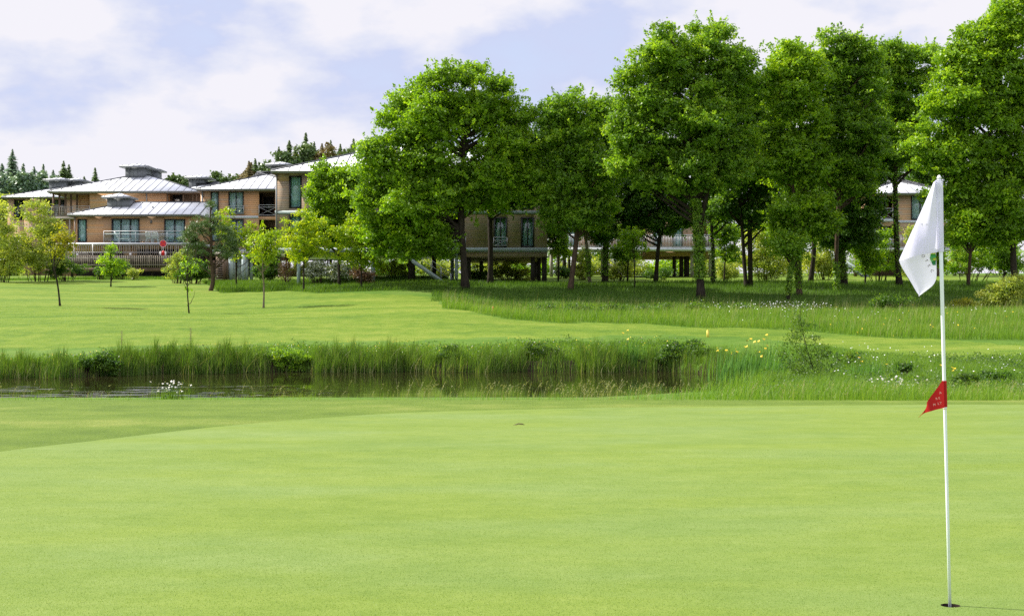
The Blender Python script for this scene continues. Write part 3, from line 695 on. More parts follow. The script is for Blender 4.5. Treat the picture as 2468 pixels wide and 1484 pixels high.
# A1: single storey in front
d = 135.0
A1 = bld('low single-storey orange timber lodge with long zinc roof behind the slatted deck', 330, d)
ops = [(187, 209, 528, 584), (269, 336, 527, 585), (396, 446, 528, 585)]
wall(A1, 178, 481, 520, 585, d, ops, 'wood_orange', back=8.0); room(A1, 178, 481, 520, 585, d)
window(A1, *ops[0], d, 'curtain_teal', 0); window(A1, *ops[1], d, 'curtain', 2); window(A1, *ops[2], d, 'curtain', 1)
ra = hip_roof(A1, 163, 482, 516.5, 488, d - 0.45, 4.4, True, False)
turret(A1, 258, 312, 494, 246, 317, 478, 466, d + 2.2, ra, 2.2)
slab(A1, 'floor_edge', 160, 481, 585, 590, d - 1.6, 'beam', 9.0)
wall(A1, 170, 470, 591, 640, d + 0.2, [(170, 300, 607, 632), (330, 460, 600, 640)], 'wood_mixed', 'plinth_wall', sides=False)
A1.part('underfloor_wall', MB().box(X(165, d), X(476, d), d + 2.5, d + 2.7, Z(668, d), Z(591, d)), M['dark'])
gx0, gx1, gz0, gz1 = rect(250, 441, 557, 585, d - 1.5)
gb = MB().box(gx0, gx1, d - 1.51, d - 1.49, gz0 + 0.1, gz1 - 0.1); rr = MB()
for z in (gz1, gz1 - 0.28): rr.bar((gx0, d - 1.5, z), (gx1, d - 1.5, z), 0.03)
for x in np.linspace(gx0, gx1, 6): rr.bar((x, d - 1.5, gz0), (x, d - 1.5, gz1), 0.028)
rp = A1.part('railing', rr, M['rail'])
A1.part('railing_glass', gb, M['glass'], rp)
for u in (364.5,): A1.part('wall_lamp', MB().tube([(X(u, d), d - 0.08, Z(538, d)), (X(u, d), d - 0.08, Z(531, d))], [0.10, 0.07], 10), M['turret'])
A1.part('downpipe', MB().tube([(X(181, d), d - 0.1, Z(585, d)), (X(181, d), d - 0.1, Z(521, d))], 0.05, 8), M['fascia'])
A1.part('roof_vent', MB().box(X(353, d), X(357, d), d + 1.9, d + 2.1, Z(500, d), Z(494, d)), M['turret'])

# A2: two storeys behind it
d = 147.0
A2 = bld('two-storey orange timber lodge with open corner balcony under a tall hipped zinc roof', 300, d)
wall(A2, 216, 401, 463, 520, d, [], 'wood_orange', back=12); room(A2, 216, 401, 463, 520, d)
A2.part('balcony_back_wall', MB().box(X(176, d), X(216, d), d + 1.9, d + 2.1, Z(523, d), Z(463, d)).box(X(215.4, d), X(216, d), d + 0.3, d + 1.9, Z(523, d), Z(463, d)), M['wood_orange'])
for i, u in enumerate([126, 138, 150, 161, 173]): A2.part('balcony_post', MB().box(X(u, d), X(u + 4, d), d + i * 0.35, d + i * 0.35 + 0.16, Z(525, d), Z(465, d)), M['wood_brown'])
slab(A2, 'balcony_floor', 124, 216, 523, 528, d, 'wood_pale', 4)
rail_bars(A2, 125, 172, 498, 523, d, 'wood_pale', 0.16, 0.03, jit=0.02); rail_x(A2, 174, 216, 497, 510, d, step=3)
A2.part('loggia_back_wall', MB().box(X(401, d), X(484, d), d + 1.5, d + 1.7, Z(500, d), Z(464, d)), M['wood_brown'])
A2.part('loggia_door', MB().box(X(408, d), X(434, d), d + 1.42, d + 1.5, Z(500, d), Z(467, d)), M['frame'])
for u in (402, 440, 463, 472): A2.part('loggia_post', MB().box(X(u, d), X(u + 3, d), d, d + 0.15, Z(500, d), Z(464, d)), M['wood_brown'])
A2.part('door_sign', MB().box(X(414, d), X(425, d), d + 1.38, d + 1.41, Z(482, d), Z(478, d)), M['white'])
wall(A2, 127, 182, 530, 669, d + 1.0, [(130, 150, 545, 570)], 'wood_mixed', 'lower_wall', back=4)
for u in (128, 147, 166): A2.part('lower_post', MB().box(X(u, d), X(u + 3, d), d, d + 0.15, Z(600, d), Z(529, d)), M['wood_pale'])
rail_x(A2, 126, 182, 562, 585, d, 'wood_pale', 1.4)
ra = hip_roof(A2, 114, 481, 460.5, 420, d - 0.5, 7.6)
turret(A2, 302, 349, 420, 290, 361, 404, 395, d + 5.5, ra, 3.0); turret(A2, 347, 379, 426, 335, 389, 412, 405, d + 9.0, ra, 2.0)
A2.part('downpipe', MB().tube([(X(354, d), d - 0.1, Z(500, d)), (X(354, d), d - 0.1, Z(464, d))], 0.06, 8), M['fascia'])

# A3: far left
d = 165.0
A3 = bld('dark timber lodge half hidden by the pale willow bushes, lowest zinc roof at far left', 80, d)
wall(A3, 18, 190, 478, 669, d, [(34, 58, 481, 530), (110, 160, 481, 520), (120, 150, 545, 590)], 'wood_mixed', back=12); room(A3, 18, 190, 478, 600, d, 3)
window(A3, 34, 58, 481, 530, d, 'dark', 1); window(A3, 110, 160, 481, 520, d, 'dark', 2); window(A3, 120, 150, 545, 590, d, 'dark', 1)
ra = hip_roof(A3, 4, 250, 474, 448, d - 0.5, 6.0, True, True)
turret(A3, 118, 158, 452, 106, 168, 436, 428, d + 4.6, ra, 2.5); turret(A3, 160, 196, 452, 150, 207, 437, 429, d + 5.8, ra, 2.5)
rail_x(A3, 100, 170, 514, 530, d - 0.4, step=1.6)

# A4: only its roof shows between A2 and B
d = 172.0
A4 = bld('distant zinc-roofed lodge peeping out between two nearer roofs, square vent turret on top', 480, d)
wall(A4, 420, 545, 462, 560, d, [], 'wood_mixed', back=10)
ra = hip_roof(A4, 408, 560, 460, 440, d - 0.5, 5.0)
tt = turret(A4, 455, 491, 447, 446, 508, 431, 422, d + 3.0, ra, 2.5)
A4.part('louvre', MB().box(X(460, d), X(486, d), d + 2.94, d + 3.02, Z(444, d), Z(436, d)), M['frame'], tt)

# B: set back, two storeys on columns
d = 140.0
B = bld('two-storey orange timber lodge with tall curtained windows left of the grey-fronted lodge', 560, d)
ops = [(508, 527, 462, 518), (551, 587, 462, 517), (624, 666, 458, 522), (551, 587, 528, 580), (508, 527, 530, 582), (624, 666, 530, 600)]
wall(B, 483, 668, 458, 602, d, ops, 'wood_orange', back=13); room(B, 483, 622, 458, 602, d)
window(B, *ops[0], d, 'curtain', 0); window(B, *ops[1], d, 'curtain', 1); window(B, *ops[3], d, 'curtain', 1); window(B, *ops[4], d, 'curtain', 0)
B.part('entrance_recess', MB().box(X(622, d), X(668, d), d + 2.2, d + 2.4, Z(602, d), Z(458, d)).box(X(622, d), X(668, d), d + 0.26, d + 2.2, Z(528, d), Z(521, d)), M['wood_brown'])
for v0, v1 in ((470, 521), (545, 600)): B.part('door', MB().box(X(626, d), X(650, d), d + 2.12, d + 2.2, Z(v1, d), Z(v0, d)), M['frame'])
for v in (479,):
    for u in (654, 659): B.part('door_sign', MB().box(X(u, d), X(u + 4, d), d + 2.14, d + 2.19, Z(v + 4, d), Z(v, d)), M['white'])
slab(B, 'floor_band', 483, 622, 520, 526, d, 'beam', 0.05, 0.05)
rail_x(B, 551, 587, 496, 516, d - 0.15, step=1.5); rail_x(B, 624, 666, 494, 520, d - 0.1)
slab(B, 'terrace', 470, 668, 602, 609, d - 1.5, 'beam', 4.0)
rail_bars(B, 560, 668, 575, 602, d - 1.5)
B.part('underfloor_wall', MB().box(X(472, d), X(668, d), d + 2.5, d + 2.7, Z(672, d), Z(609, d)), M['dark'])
B.part('downpipe', MB().tube([(X(488, d), d - 0.1, Z(602, d)), (X(488, d), d - 0.1, Z(459, d))], 0.08, 8), M['fascia'])
ra = hip_roof(B, 473, 760, 455, 415, d - 0.5, 7.0)
turret(B, 652, 692, 412, 640, 704, 400, 390, d + 5.6, ra, 2.6)

# C: the large lodge on stilts behind the maples
d = 104.0
C = bld('large grey-brown timber lodge on dark stilts behind the two maples', 990, d)
opC = [(697, 727, 424, 502), (697, 727, 518, 588), (1190, 1222, 432, 504), (1256, 1287, 432, 504), (1190, 1222, 524, 596), (1256, 1287, 524, 596), (760, 800, 520, 590), (1040, 1080, 430, 500), (920, 1120, 520, 600)]
wall(C, 664, 1319, 414, 597, d, opC, 'wood_grey', back=15.5)
C.part('eaves_boarding', MB().box(X(664, d), X(696.6, d), d - 0.012, d + 0.1, Z(436, d), Z(414.5, d)), M['wood_mixed'])
room(C, 664, 1319, 414, 597, d)
for o in opC[:8]: window(C, *o, d, 'curtain_teal', 0 if o[1] - o[0] < 31 else 1)
slab(C, 'floor_band', 664, 1319, 508, 516, d, 'beam_teal', 0.05, 0.06)
slab(C, 'floor_beam', 664, 1319, 597, 607, d, 'beam_teal', 15.5, 0.10)
slab(C, 'timber_skirt', 1124, 1318, 607.3, 619, d + 0.1, 'wood_grey', 15.2, 0.0)
rail_x(C, 1190, 1222, 572, 594, d - 0.12, step=1.0)
C.part('entrance_back_wall', MB().box(X(918, d), X(1122, d), d + 3.0, d + 3.2, Z(597, d), Z(517, d)), M['wood_brown'])
C.part('entrance_door', MB().box(X(985, d), X(1015, d), d + 2.9, d + 3.0, Z(597, d), Z(530, d)), M['frame'])
rail_x(C, 1085, 1122, 572, 596, d - 0.2, step=1.1)
for u, w in ((720, 9), (899, 9), (1100, 8)): col_round(C, u, w, 607, d + 0.5)
for u, w, dd in ((1130, 10, 1.0), (1284, 10, 0.6), (1299, 9, 2.5), (1312, 12, 0.8), (992, 16, 1.2), (1046, 10, 5.0), (1160, 9, 10), (1290, 9, 11)): col_square(C, u, w, 607, d + dd)
col_round(C, 1090, 9, 607, d + 9, 'column')
stairs(C, 1085, 692, 992, 628, d - 1.8)
ra = hip_roof(C, 654, 1328, 411, 352, d - 0.6, 8.0)
C.part('downpipe', MB().tube([(X(667, d), d - 0.1, Z(597, d)), (X(667, d), d - 0.1, Z(415, d))], 0.06, 8), M['fascia'])

# D: behind the row of trees
d = 124.0
D = bld('timber lodge with a long grey-railed walkway on round columns, seen between the tree trunks', 1560, d)
opD = [(1622, 1645, 525, 596), (1576, 1596, 525, 596), (1690, 1725, 500, 596)]
wall(D, 1560, 1740, 500, 597, d, opD, 'wood_mixed', back=10); room(D, 1560, 1740, 500, 597, d)
window(D, *opD[0], d, 'curtain_teal', 0); window(D, *opD[1], d, 'curtain', 0)
D.part('entrance_back_wall', MB().box(X(1686, d), X(1730, d), d + 2, d + 2.2, Z(597, d), Z(500, d)), M['wood_orange'])
rail_x(D, 1690, 1725, 520, 545, d - 0.1)
slab(D, 'walkway', 1318, 1762, 597, 604, d - 2.2, 'beam', 3.8); rail_bars(D, 1318, 1762, 566, 597, d - 2.2)
slab(D, 'floor_beam', 1560, 1740, 604.3, 617, d, 'wood_mixed', 10)
for u, w in ((1329, 8), (1346, 7), (1400, 8), (1452, 8), (1668, 9), (1712, 8), (1745, 8)): col_round(D, u, w, 604, d - 1.2, 'wood_pale')
for u, w in ((1625, 8), (1642, 9), (1655, 12)): col_square(D, u, w, 617, d + 1.0)
for u, w in ((1360, 9), (1372, 6), (1420, 9), (1485, 9)): col_square(D, u, w, 604, d + 6.0)
stairs(D, 1500, 664, 1456, 628, d - 3.6, mat='wood_pale')
ra = hip_roof(D, 1520, 1762, 497, 462, d - 0.6, 5.5)
wall(D, 1330, 1540, 486, 596, d + 1.5, [(1362, 1392, 520, 595), (1440, 1470, 520, 595)], 'wood_mixed', 'wing_wall', back=9)
window(D, 1362, 1392, 520, 595, d + 1.5, 'curtain', 1); window(D, 1440, 1470, 520, 595, d + 1.5, 'curtain', 1)
hip_roof(D, 1318, 1552, 484, 452, d + 0.9, 5.5)

# E: right
d = 128.0
E = bld('timber lodge with X-braced balcony seen beside the white flag', 2170, d)
opE = [(2112, 2152, 472, 528), (2196, 2240, 471, 530), (2120, 2150, 545, 598)]
wall(E, 2088, 2300, 468, 600, d, opE, 'wood_mixed', back=11); room(E, 2160, 2300, 468, 600, d)
window(E, *opE[1], d, 'curtain', 1)
E.part('entrance_back_wall', MB().box(X(2100, d), X(2158, d), d + 2.0, d + 2.2, Z(600, d), Z(468, d)), M['wood_orange'])
E.part('door', MB().box(X(2128, d), X(2148, d), d + 1.9, d + 2.0, Z(527, d), Z(478, d)), M['frame'])
slab(E, 'balcony_floor', 2080, 2154, 528, 533, d - 1.0, 'beam', 3.0); rail_x(E, 2082, 2152, 502, 528, d - 1.0)
slab(E, 'floor_band', 2154, 2300, 531, 537, d, 'beam', 0.05, 0.05)
slab(E, 'terrace', 2050, 2300, 598, 604, d - 2.0, 'beam', 3.0); rail_bars(E, 2050, 2300, 568, 598, d - 2.0)
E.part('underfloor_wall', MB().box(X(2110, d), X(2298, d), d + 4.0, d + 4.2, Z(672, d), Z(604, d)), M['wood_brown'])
for u in (2062, 2120, 2200, 2270): col_round(E, u, 8, 604, d - 1.0, 'wood_brown')
stairs(E, 2160, 594, 2088, 540, d - 2.6); stairs(E, 2096, 668, 2040, 632, d - 3.0)
ra = hip_roof(E, 2072, 2312, 465, 432, d - 0.6, 5.5)

# timber deck with slatted skirt in front of A1
d = 129.0
K = Thing('timber_deck', 'long brown slatted timber deck in front of the low orange lodge', 'deck', (X(280, d), d, tz(X(280, d), d)))
x0, x1 = X(122, d), X(447, d)
K.part('deck_boards', MB().box(x0, x1, d - 1.6, d + 4.3, Z(619, d), Z(617.2, d)), M['wood_slat'])
dk = d - 1.6
sk = MB(); sx = np.arange(x0, x1, 0.19)
for x in sx:
    if rng.random() < 0.97: sk.box(x, x + 0.105 * rng.uniform(0.7, 1.15), dk - 0.05 + rng.normal(0, 0.012), dk - 0.01, Z(646 + rng.normal(0, 0.5), d), Z(617.5 + rng.normal(0, 0.5), d))
K.part('skirt_slats', sk, M['wood_slat'])
gl = MB()
for x in np.arange(x0, x1, 0.20):
    t = rng.normal(0, 0.03); w = 0.055 * rng.uniform(0.7, 1.3)
    V = [(x, d, Z(617, d)), (x + w, d, Z(617, d)), (x + w + t, d, Z(589, d)), (x + t, d, Z(589, d))]; V += [(a, b + 0.03, c) for a, b, c in V]
    gl.add(V, [(0, 1, 2, 3), (7, 6, 5, 4), (0, 4, 5, 1), (1, 5, 6, 2), (2, 6, 7, 3), (3, 7, 4, 0)])
K.part('guard_slats', gl, M['wood_pale'])
K.part('top_rail', MB().box(x0, x1, d - 0.05, d + 0.09, Z(589, d), Z(586.5, d)).box(x0, x1, d + 0.035, d + 0.08, Z(609, d), Z(607.5, d)), M['rail'])
K.part('skirt_rail', MB().box(x0, x1, dk - 0.09, dk - 0.062, Z(624, d), Z(622.8, d)).box(x0, x1, dk - 0.09, dk - 0.062, Z(640, d), Z(639, d)), M['wood_pale'])
K.part('base_beam', MB().box(x0, x1, dk + 0.04, dk + 0.3, Z(655, d), Z(646.5, d)), M['wood_brown'])
K.part('backing', MB().box(x0, x1, dk + 0.2, dk + 0.3, Z(646, d), Z(619.2, d)), M['wood_dark'])
for u in (130, 180, 232, 290, 345, 372, 440): K.part('deck_post', MB().box(X(u, d), X(u, d) + 0.2, d - 1.2, d - 1.0, tz(X(u, d), d) - 0.1, Z(619.1, d)), M['wood_dark'])
for u in (178, 223): K.part('light_post', MB().box(X(u, d), X(u, d) + 0.07, d - 0.13, d - 0.06, Z(617, d), Z(588, d)), M['white'])
for u, v in ((185, 612), (313, 611)): K.part('wall_lamp', MB().box(X(u, d), X(u, d) + 0.16, d - 0.18, d - 0.055, Z(v + 4, d), Z(v - 1, d)), M['white'])

# garden furniture on A1's terrace
def plastic_chair(u, d, zf, rot, label):
    T = Thing('plastic_chair', label, 'chair', (X(u, d), d, zf), 'white chairs on the terrace')
    bx = T.base
    def tr(mb):
        V = np.concatenate(mb.V); c, s = math.cos(rot), math.sin(rot)
        V = np.stack([V[:, 0] * c - V[:, 1] * s, V[:, 0] * s + V[:, 1] * c, V[:, 2]], 1) + bx; return V, mb.F
    T.part('seat', tr(MB().box(-0.27, 0.27, -0.26, 0.26, 0.42, 0.46)), M['plastic'])
    T.part('cushion', tr(MB().box(-0.23, 0.23, -0.22, 0.2, 0.462, 0.53)), M['cushion'])
    b = MB()
    for x in (-0.25, -0.12, 0, 0.12, 0.25): b.bar((x, 0.25, 0.46), (x * 1.05, 0.36, 0.98), 0.03)
    b.tube([(-0.29, 0.35, 0.98), (-0.1, 0.38, 1.03), (0.1, 0.38, 1.03), (0.29, 0.35, 0.98)], 0.045, 6)
    T.part('backrest', tr(b), M['plastic'])
    for sx in (-1, 1):
        for sy in (-1, 1): T.part('leg', tr(MB().bar((sx * 0.24, sy * 0.22, 0.42), (sx * 0.29, sy * 0.28, 0.0), 0.03)), M['plastic'])
        T.part('armrest', tr(MB().tube([(sx * 0.28, 0.30, 0.68), (sx * 0.30, 0, 0.68), (sx * 0.29, -0.24, 0.66), (sx * 0.29, -0.26, 0.42)], 0.03, 6)), M['plastic'])
zf = Z(585, 133.4)
plastic_chair(361, 133.9, zf, math.pi * 0.97, 'white plastic armchair with cushion, left of the pair on the terrace')
plastic_chair(374, 133.9, zf, math.pi * 1.03, 'white plastic armchair with cushion, right of the pair on the terrace')
L = Thing('deck_chair', 'white reclining deck chair in front of the wide terrace window', 'deck chair', (X(295, 134.0), 134.0, zf))
b0 = L.base
L.part('seat', MB().box(b0[0] - 0.35, b0[0] + 0.75, 133.7, 134.25, zf + 0.36, zf + 0.42), M['plastic'])
V = np.array([(-0.35, -0.28, 0.38), (-0.35, 0.28, 0.38), (-0.75, 0.28, 1.05), (-0.75, -0.28, 1.05)]); V = np.concatenate([V, V + [0.05, 0, 0.03]]) + b0
L.part('backrest', (V, [(0, 1, 2, 3), (7, 6, 5, 4), (0, 4, 5, 1), (1, 5, 6, 2), (2, 6, 7, 3), (3, 7, 4, 0)]), M['plastic'])
for sx, sy in ((-0.3, -0.25), (-0.3, 0.25), (0.65, -0.25), (0.65, 0.25)): L.part('leg', MB().bar(b0 + [sx, sy, 0.37], b0 + [sx * 1.1, sy, 0], 0.03), M['plastic'])

# no-stopping sign, hydrant and two bollards on the car-park edge in front of the deck
d = 128.3; zdk = Z(617.2, 129.0); xs_ = X(393, d); zg = zdk
S = Thing('road_sign', 'round blue no-stopping sign with red rim and red cross in front of the deck', 'road sign', (xs_, d, zg))
S.part('post', MB().tube([(xs_, d + 0.05, zg), (xs_, d + 0.05, Z(580, d))], 0.04, 10), M['rail'])
def disc(r0, r1, y, n=36):
    a = np.linspace(0, 2 * np.pi, n, endpoint=False); c = np.array([xs_, 0, Z(587, d)])
    o = np.stack([c[0] + r1 * np.cos(a), np.full(n, y), c[2] + r1 * np.sin(a)], 1)
    if r0 == 0: return MB().add(o, [tuple(range(n))])
    i = np.stack([c[0] + r0 * np.cos(a), np.full(n, y), c[2] + r0 * np.sin(a)], 1)
    return MB().add(np.concatenate([o, i]), [(k, (k + 1) % n, n + (k + 1) % n, n + k) for k in range(n)])
R = 0.325; pl = disc(0, R, d); pl.add(np.concatenate(disc(0, R, d + 0.03).V), [tuple(range(36))])
sp_ = S.part('sign_plate', pl, M['sign_blue'])
S.part('rim_edge', disc(R * 0.93, R, d - 0.006), M['white'], sp_); S.part('red_rim', disc(R * 0.72, R * 0.93, d - 0.004), M['red'], sp_)
cr = MB(); c0 = np.array([xs_, d - 0.008, Z(587, d)])
for s in (-1, 1):
    a = np.array([s * 0.5, 0, 0.5]) * R; w = np.array([-s * 0.5, 0, 0.5])[[2, 1, 0]] * 0.0; n_ = np.array([0.5, 0, -s * 0.5]) * 0.13
    yo = np.array([0, 0.002 * s, 0])
    cr.add([c0 - a - n_ + yo, c0 - a + n_ + yo, c0 + a + n_ + yo, c0 + a - n_ + yo], [(0, 1, 2, 3)])
S.part('red_cross', cr, M['red'], sp_)
db = 127.9; x = X(393.5, db); zt = Z(604, db); zb = zdk
Hd = Thing('fire_hydrant', 'red fire hydrant post between two white bollards under the round sign', 'hydrant', (x, db, zb))
Hd.part('body', MB().tube([(x, db, zb), (x, db, zt - 0.28), (x, db, zt - 0.26), (x, db, zt - 0.1), (x, db, zt)], [0.14, 0.14, 0.16, 0.15, 0.06], 12), M['red'])
for s in (-1, 1): Hd.part('outlet', MB().tube([(x + s * 0.12, db, zt - 0.3), (x + s * 0.2, db - 0.05, zt - 0.3)], 0.06, 8), M['red'])
for u, t in ((387, 'left'), (398.5, 'right')):
    x = X(u, db); zb = zdk; Bd = Thing('bollard', f'short white bollard just {t} of the red hydrant', 'bollard', (x, db, zb), 'white bollards beside the hydrant')
    Bd.part('body', MB().tube([(x, db, zb), (x, db, Z(606, db))], 0.085, 10), M['white']); Bd.part('cap', MB().tube([(x, db, Z(606, db)), (x, db, Z(604.5, db))], [0.1, 0.05], 10), M['wood_pale'])
# timber steps and a raised platform on six pale round columns
d = 117.0; W = Thing('raised_platform', 'raised timber platform on six pale green round columns with brown steps', 'platform', (X(575, d), d, tz(X(575, d), d)))
slab(W, 'platform_deck', 518, 662, 607, 614, d, 'wood_pale', 5.0)
for i, (u, w) in enumerate(((556, 10), (564, 7), (577, 10), (587, 9.5), (595, 8), (606, 8.5))): col_round(W, u, w, 614, d - (1.6 if i in (0, 3) else 0.3) + (i % 3) * 0.4 + 0.4)
tr = MB()
for i in range(9):
    z0 = Z(672 - i * 5.4, d - 2.4 + i * 0.28); tr.box(X(519, d), X(551, d), d - 2.4 + i * 0.28, d - 2.1 + i * 0.28, z0 - 0.05, z0)
W.part('step_treads', tr, M['wood_pale'])
W.part('step_risers', MB().box(X(517, d), X(518.8, d), d - 2.4, d, tz(X(518, d), d) - .1, Z(628, d)).box(X(551.2, d), X(553, d), d - 2.4, d, tz(X(552, d), d) - .1, Z(628, d)).box(X(519, d), X(551, d), d + 0.2, d + 0.3, tz(X(535, d), d), Z(615, d)), M['wood_brown'])
rail_bars(W, 600, 662, 590, 607, d, 'rail')

# ------------------------------------------------------------------ big trees
BG = 'big broadleaf trees along the shaded bank'
def bt(label, d, trunk, lobes, *a, **k):
    if 1780 < trunk[0][0] < 2200: lobes = [(u, v, ru * 1.16, rv) for u, v, ru, rv in lobes]
    return tree('broadleaf_tree', label, 'tree', d, trunk, lobes, *a, group=BG, **k)
bt('broad dome-crowned maple, widest tree, left end of the row in front of the stilted lodge', 93, [(1122, 690, 11), (1116, 600, 9.5), (1110, 520, 9), (1115, 420, 7), (1120, 300, 4), (1125, 220, 2)],
   [(1090, 225, 100, 70), (1180, 245, 80, 62), (1005, 285, 85, 75), (1228, 320, 70, 85), (1100, 350, 140, 110), (955, 385, 80, 80), (1010, 465, 120, 100), (930, 490, 62, 85), (1130, 455, 120, 62), (1225, 420, 75, 72), (1000, 560, 80, 52), (1055, 590, 38, 34), (925, 575, 60, 40), (985, 605, 40, 26), (885, 440, 40, 60)],
   62000, 'leaf_bright', nl=34, leaf=0.23, clump=0.85, r0=0.13, depth=0.85, tint_mu=0.42)
bt('dark-trunked tree standing just right of the broad maple, its crown merging into it', 98, [(1182, 686, 8), (1183, 600, 7.5), (1180, 520, 7), (1190, 430, 5), (1215, 330, 3)],
   [(1245, 390, 70, 85), (1200, 455, 75, 45), (1275, 455, 42, 48), (1290, 380, 38, 75)], 22000, 'leaf_deep', depth=0.8)
bt('brown-trunked tree with a rounded crown, first right of the stilted lodge corner', 93, [(1374, 697, 8), (1382, 640, 7.5), (1392, 560, 7), (1385, 450, 5), (1375, 340, 3)],
   [(1390, 268, 72, 48), (1370, 340, 72, 66), (1400, 420, 76, 66), (1350, 470, 52, 55), (1338, 535, 34, 32), (1410, 510, 58, 46)], 30000, 'leaf_oak', bark='bark_brown', per_clump=170)
bt('slim leaning tree with a pale ivy-flecked trunk between two darker trunks', 103, [(1422, 672, 5), (1416, 620, 4.5), (1412, 570, 4.5), (1405, 500, 4), (1410, 420, 3)],
   [(1430, 440, 48, 60), (1420, 535, 42, 42)], 9000, 'leaf_oak', bark='bark_pale', ivy=(600, 668, 4, 500))
bt('straight tree with a thick black ivy-clad trunk, behind the brown-trunked tree', 104, [(1458, 671, 8), (1460, 600, 8), (1458, 520, 7), (1462, 420, 5), (1465, 300, 3)],
   [(1470, 290, 40, 58), (1470, 380, 46, 68), (1462, 470, 52, 58), (1450, 555, 38, 42)], 18000, 'leaf_deep', ivy=(560, 665, 3, 900))
bt('thin black-trunked tree leaning right in front of the grey-railed walkway', 104, [(1580, 672, 6), (1585, 600, 5.5), (1596, 540, 5), (1603, 460, 4), (1590, 380, 3)],
   [(1560, 430, 56, 60), (1610, 460, 52, 60), (1540, 510, 42, 46), (1600, 540, 42, 28), (1645, 515, 42, 46), (1530, 550, 34, 20)], 17000, 'leaf_deep', extra=[[(1592, 560, 4), (1612, 510, 3), (1630, 470, 2)]])
bt('tallest oak, its thick trunk wrapped in bright ivy, centre of the row', 89, [(1690, 708, 11), (1686, 620, 10), (1684, 540, 10), (1672, 440, 8), (1660, 340, 6), (1665, 220, 4), (1670, 120, 2)],
   [(1620, 125, 72, 55), (1722, 105, 72, 45), (1560, 195, 70, 70), (1660, 215, 105, 88), (1770, 185, 62, 72), (1530, 295, 58, 85), (1640, 325, 108, 90), (1740, 305, 86, 88), (1560, 395, 72, 66), (1670, 425, 92, 56), (1520, 375, 42, 48), (1760, 395, 66, 66)],
   60000, 'leaf_oak', nl=34, leaf=0.22, r0=0.13, per_clump=170, depth=0.8, ivy=(480, 672, 5, 3200), extra=[[(1684, 560, 7), (1700, 480, 6), (1728, 380, 4.5), (1750, 260, 3)], [(1676, 470, 6), (1640, 400, 5), (1590, 300, 3.5)]])
bt('thin dark tree just right of the ivy-wrapped oak', 101, [(1719, 680, 5), (1717, 600, 4.5), (1712, 500, 4.5), (1715, 420, 3)],
   [(1722, 430, 46, 58), (1748, 500, 38, 42)], 9000, 'leaf_deep', ivy=(560, 676, 3, 400))
bt('twin-stemmed tree, two slender dark stems rising from one foot', 96, [(1799, 692, 6), (1795, 640, 5.5), (1788, 560, 5), (1782, 480, 5), (1785, 380, 3)],
   [(1800, 250, 46, 66), (1822, 335, 56, 78), (1800, 420, 60, 56), (1778, 495, 46, 36), (1840, 515, 42, 40), (1842, 440, 40, 50), (1842, 245, 36, 58)], 26000, 'leaf_deep', extra=[[(1809, 693, 6), (1808, 600, 6), (1806, 500, 5), (1812, 400, 3)], [(1808, 545, 3), (1822, 515, 2.2), (1835, 490, 1.5)]], per_clump=170)
bt('yellow-topped tree with a lower tuft of bright leaves halfway up its trunk', 90, [(1927, 702, 7.5), (1925, 650, 7.5), (1922, 580, 7), (1915, 480, 6), (1905, 350, 5), (1905, 220, 3)],
   [(1905, 148, 48, 42), (1888, 205, 55, 55), (1948, 178, 40, 50), (1910, 300, 70, 76), (1900, 395, 64, 56), (1942, 390, 55, 66), (1930, 508, 70, 46), (1902, 560, 36, 36), (1968, 528, 42, 46)],
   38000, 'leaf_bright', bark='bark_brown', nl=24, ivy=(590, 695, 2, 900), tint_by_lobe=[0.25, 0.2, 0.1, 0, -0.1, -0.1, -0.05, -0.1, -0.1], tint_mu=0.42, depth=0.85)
bt('short ivy-smothered trunk leaning beside the yellow-topped tree', 88, [(1899, 714, 4.5), (1903, 660, 4.5), (1913, 620, 4), (1908, 580, 3)],
   [(1905, 595, 28, 34)], 3500, 'leaf_oak', ivy=(620, 712, 2.5, 900), nl=6)
bt('slim dark tree bending right, behind the yellow-topped tree', 106, [(1953, 662, 6.5), (1962, 600, 6.5), (1958, 520, 6), (1962, 420, 4)],
   [(1960, 460, 56, 60), (1990, 520, 42, 46)], 11000, 'leaf_deep')
bt('tall tree with a bare straight red-brown trunk and a high open crown', 92, [(2018, 708, 5), (2014, 640, 5.5), (2017, 560, 6), (2022, 470, 6), (2024, 370, 5), (2028, 250, 3), (2030, 140, 2)],
   [(2015, 118, 38, 46), (2072, 128, 46, 44), (1998, 205, 50, 64), (2060, 225, 66, 78), (2030, 325, 76, 78), (2082, 340, 46, 76), (1988, 395, 54, 56), (2070, 430, 56, 46)],
   34000, 'leaf_oak', bark='bark_brown', nl=26, ivy=(630, 706, 2.5, 700), per_clump=180, depth=0.85, tint_mu=0.4)
bt('stout black-trunked tree standing right beside the red-brown trunk', 99, [(2034, 678, 10), (2026, 600, 9), (2024, 520, 8.5), (2030, 430, 6), (2040, 330, 4)],
   [(2040, 415, 66, 58), (2060, 500, 56, 50), (2020, 515, 46, 50), (2090, 400, 42, 56), (2050, 575, 46, 32), (2085, 560, 36, 40), (2010, 575, 30, 30)], 22000, 'leaf_deep', ivy=(580, 674, 3, 900))
bt('airy tree with a straight dark trunk in front of the X-braced balcony', 98, [(2168, 672, 8), (2162, 580, 7.5), (2158, 480, 7), (2155, 380, 6), (2160, 280, 4), (2170, 180, 2)],
   [(2150, 148, 44, 32), (2202, 155, 44, 42), (2140, 215, 46, 55), (2200, 235, 50, 55), (2160, 305, 60, 55), (2190, 365, 40, 46), (2130, 375, 42, 46)], 24000, 'leaf_oak', nl=26, per_clump=190, ivy=(420, 668, 3, 800), shell=0.6, extra=[[(2157, 450, 4), (2185, 420, 3), (2215, 395, 1.6)]])
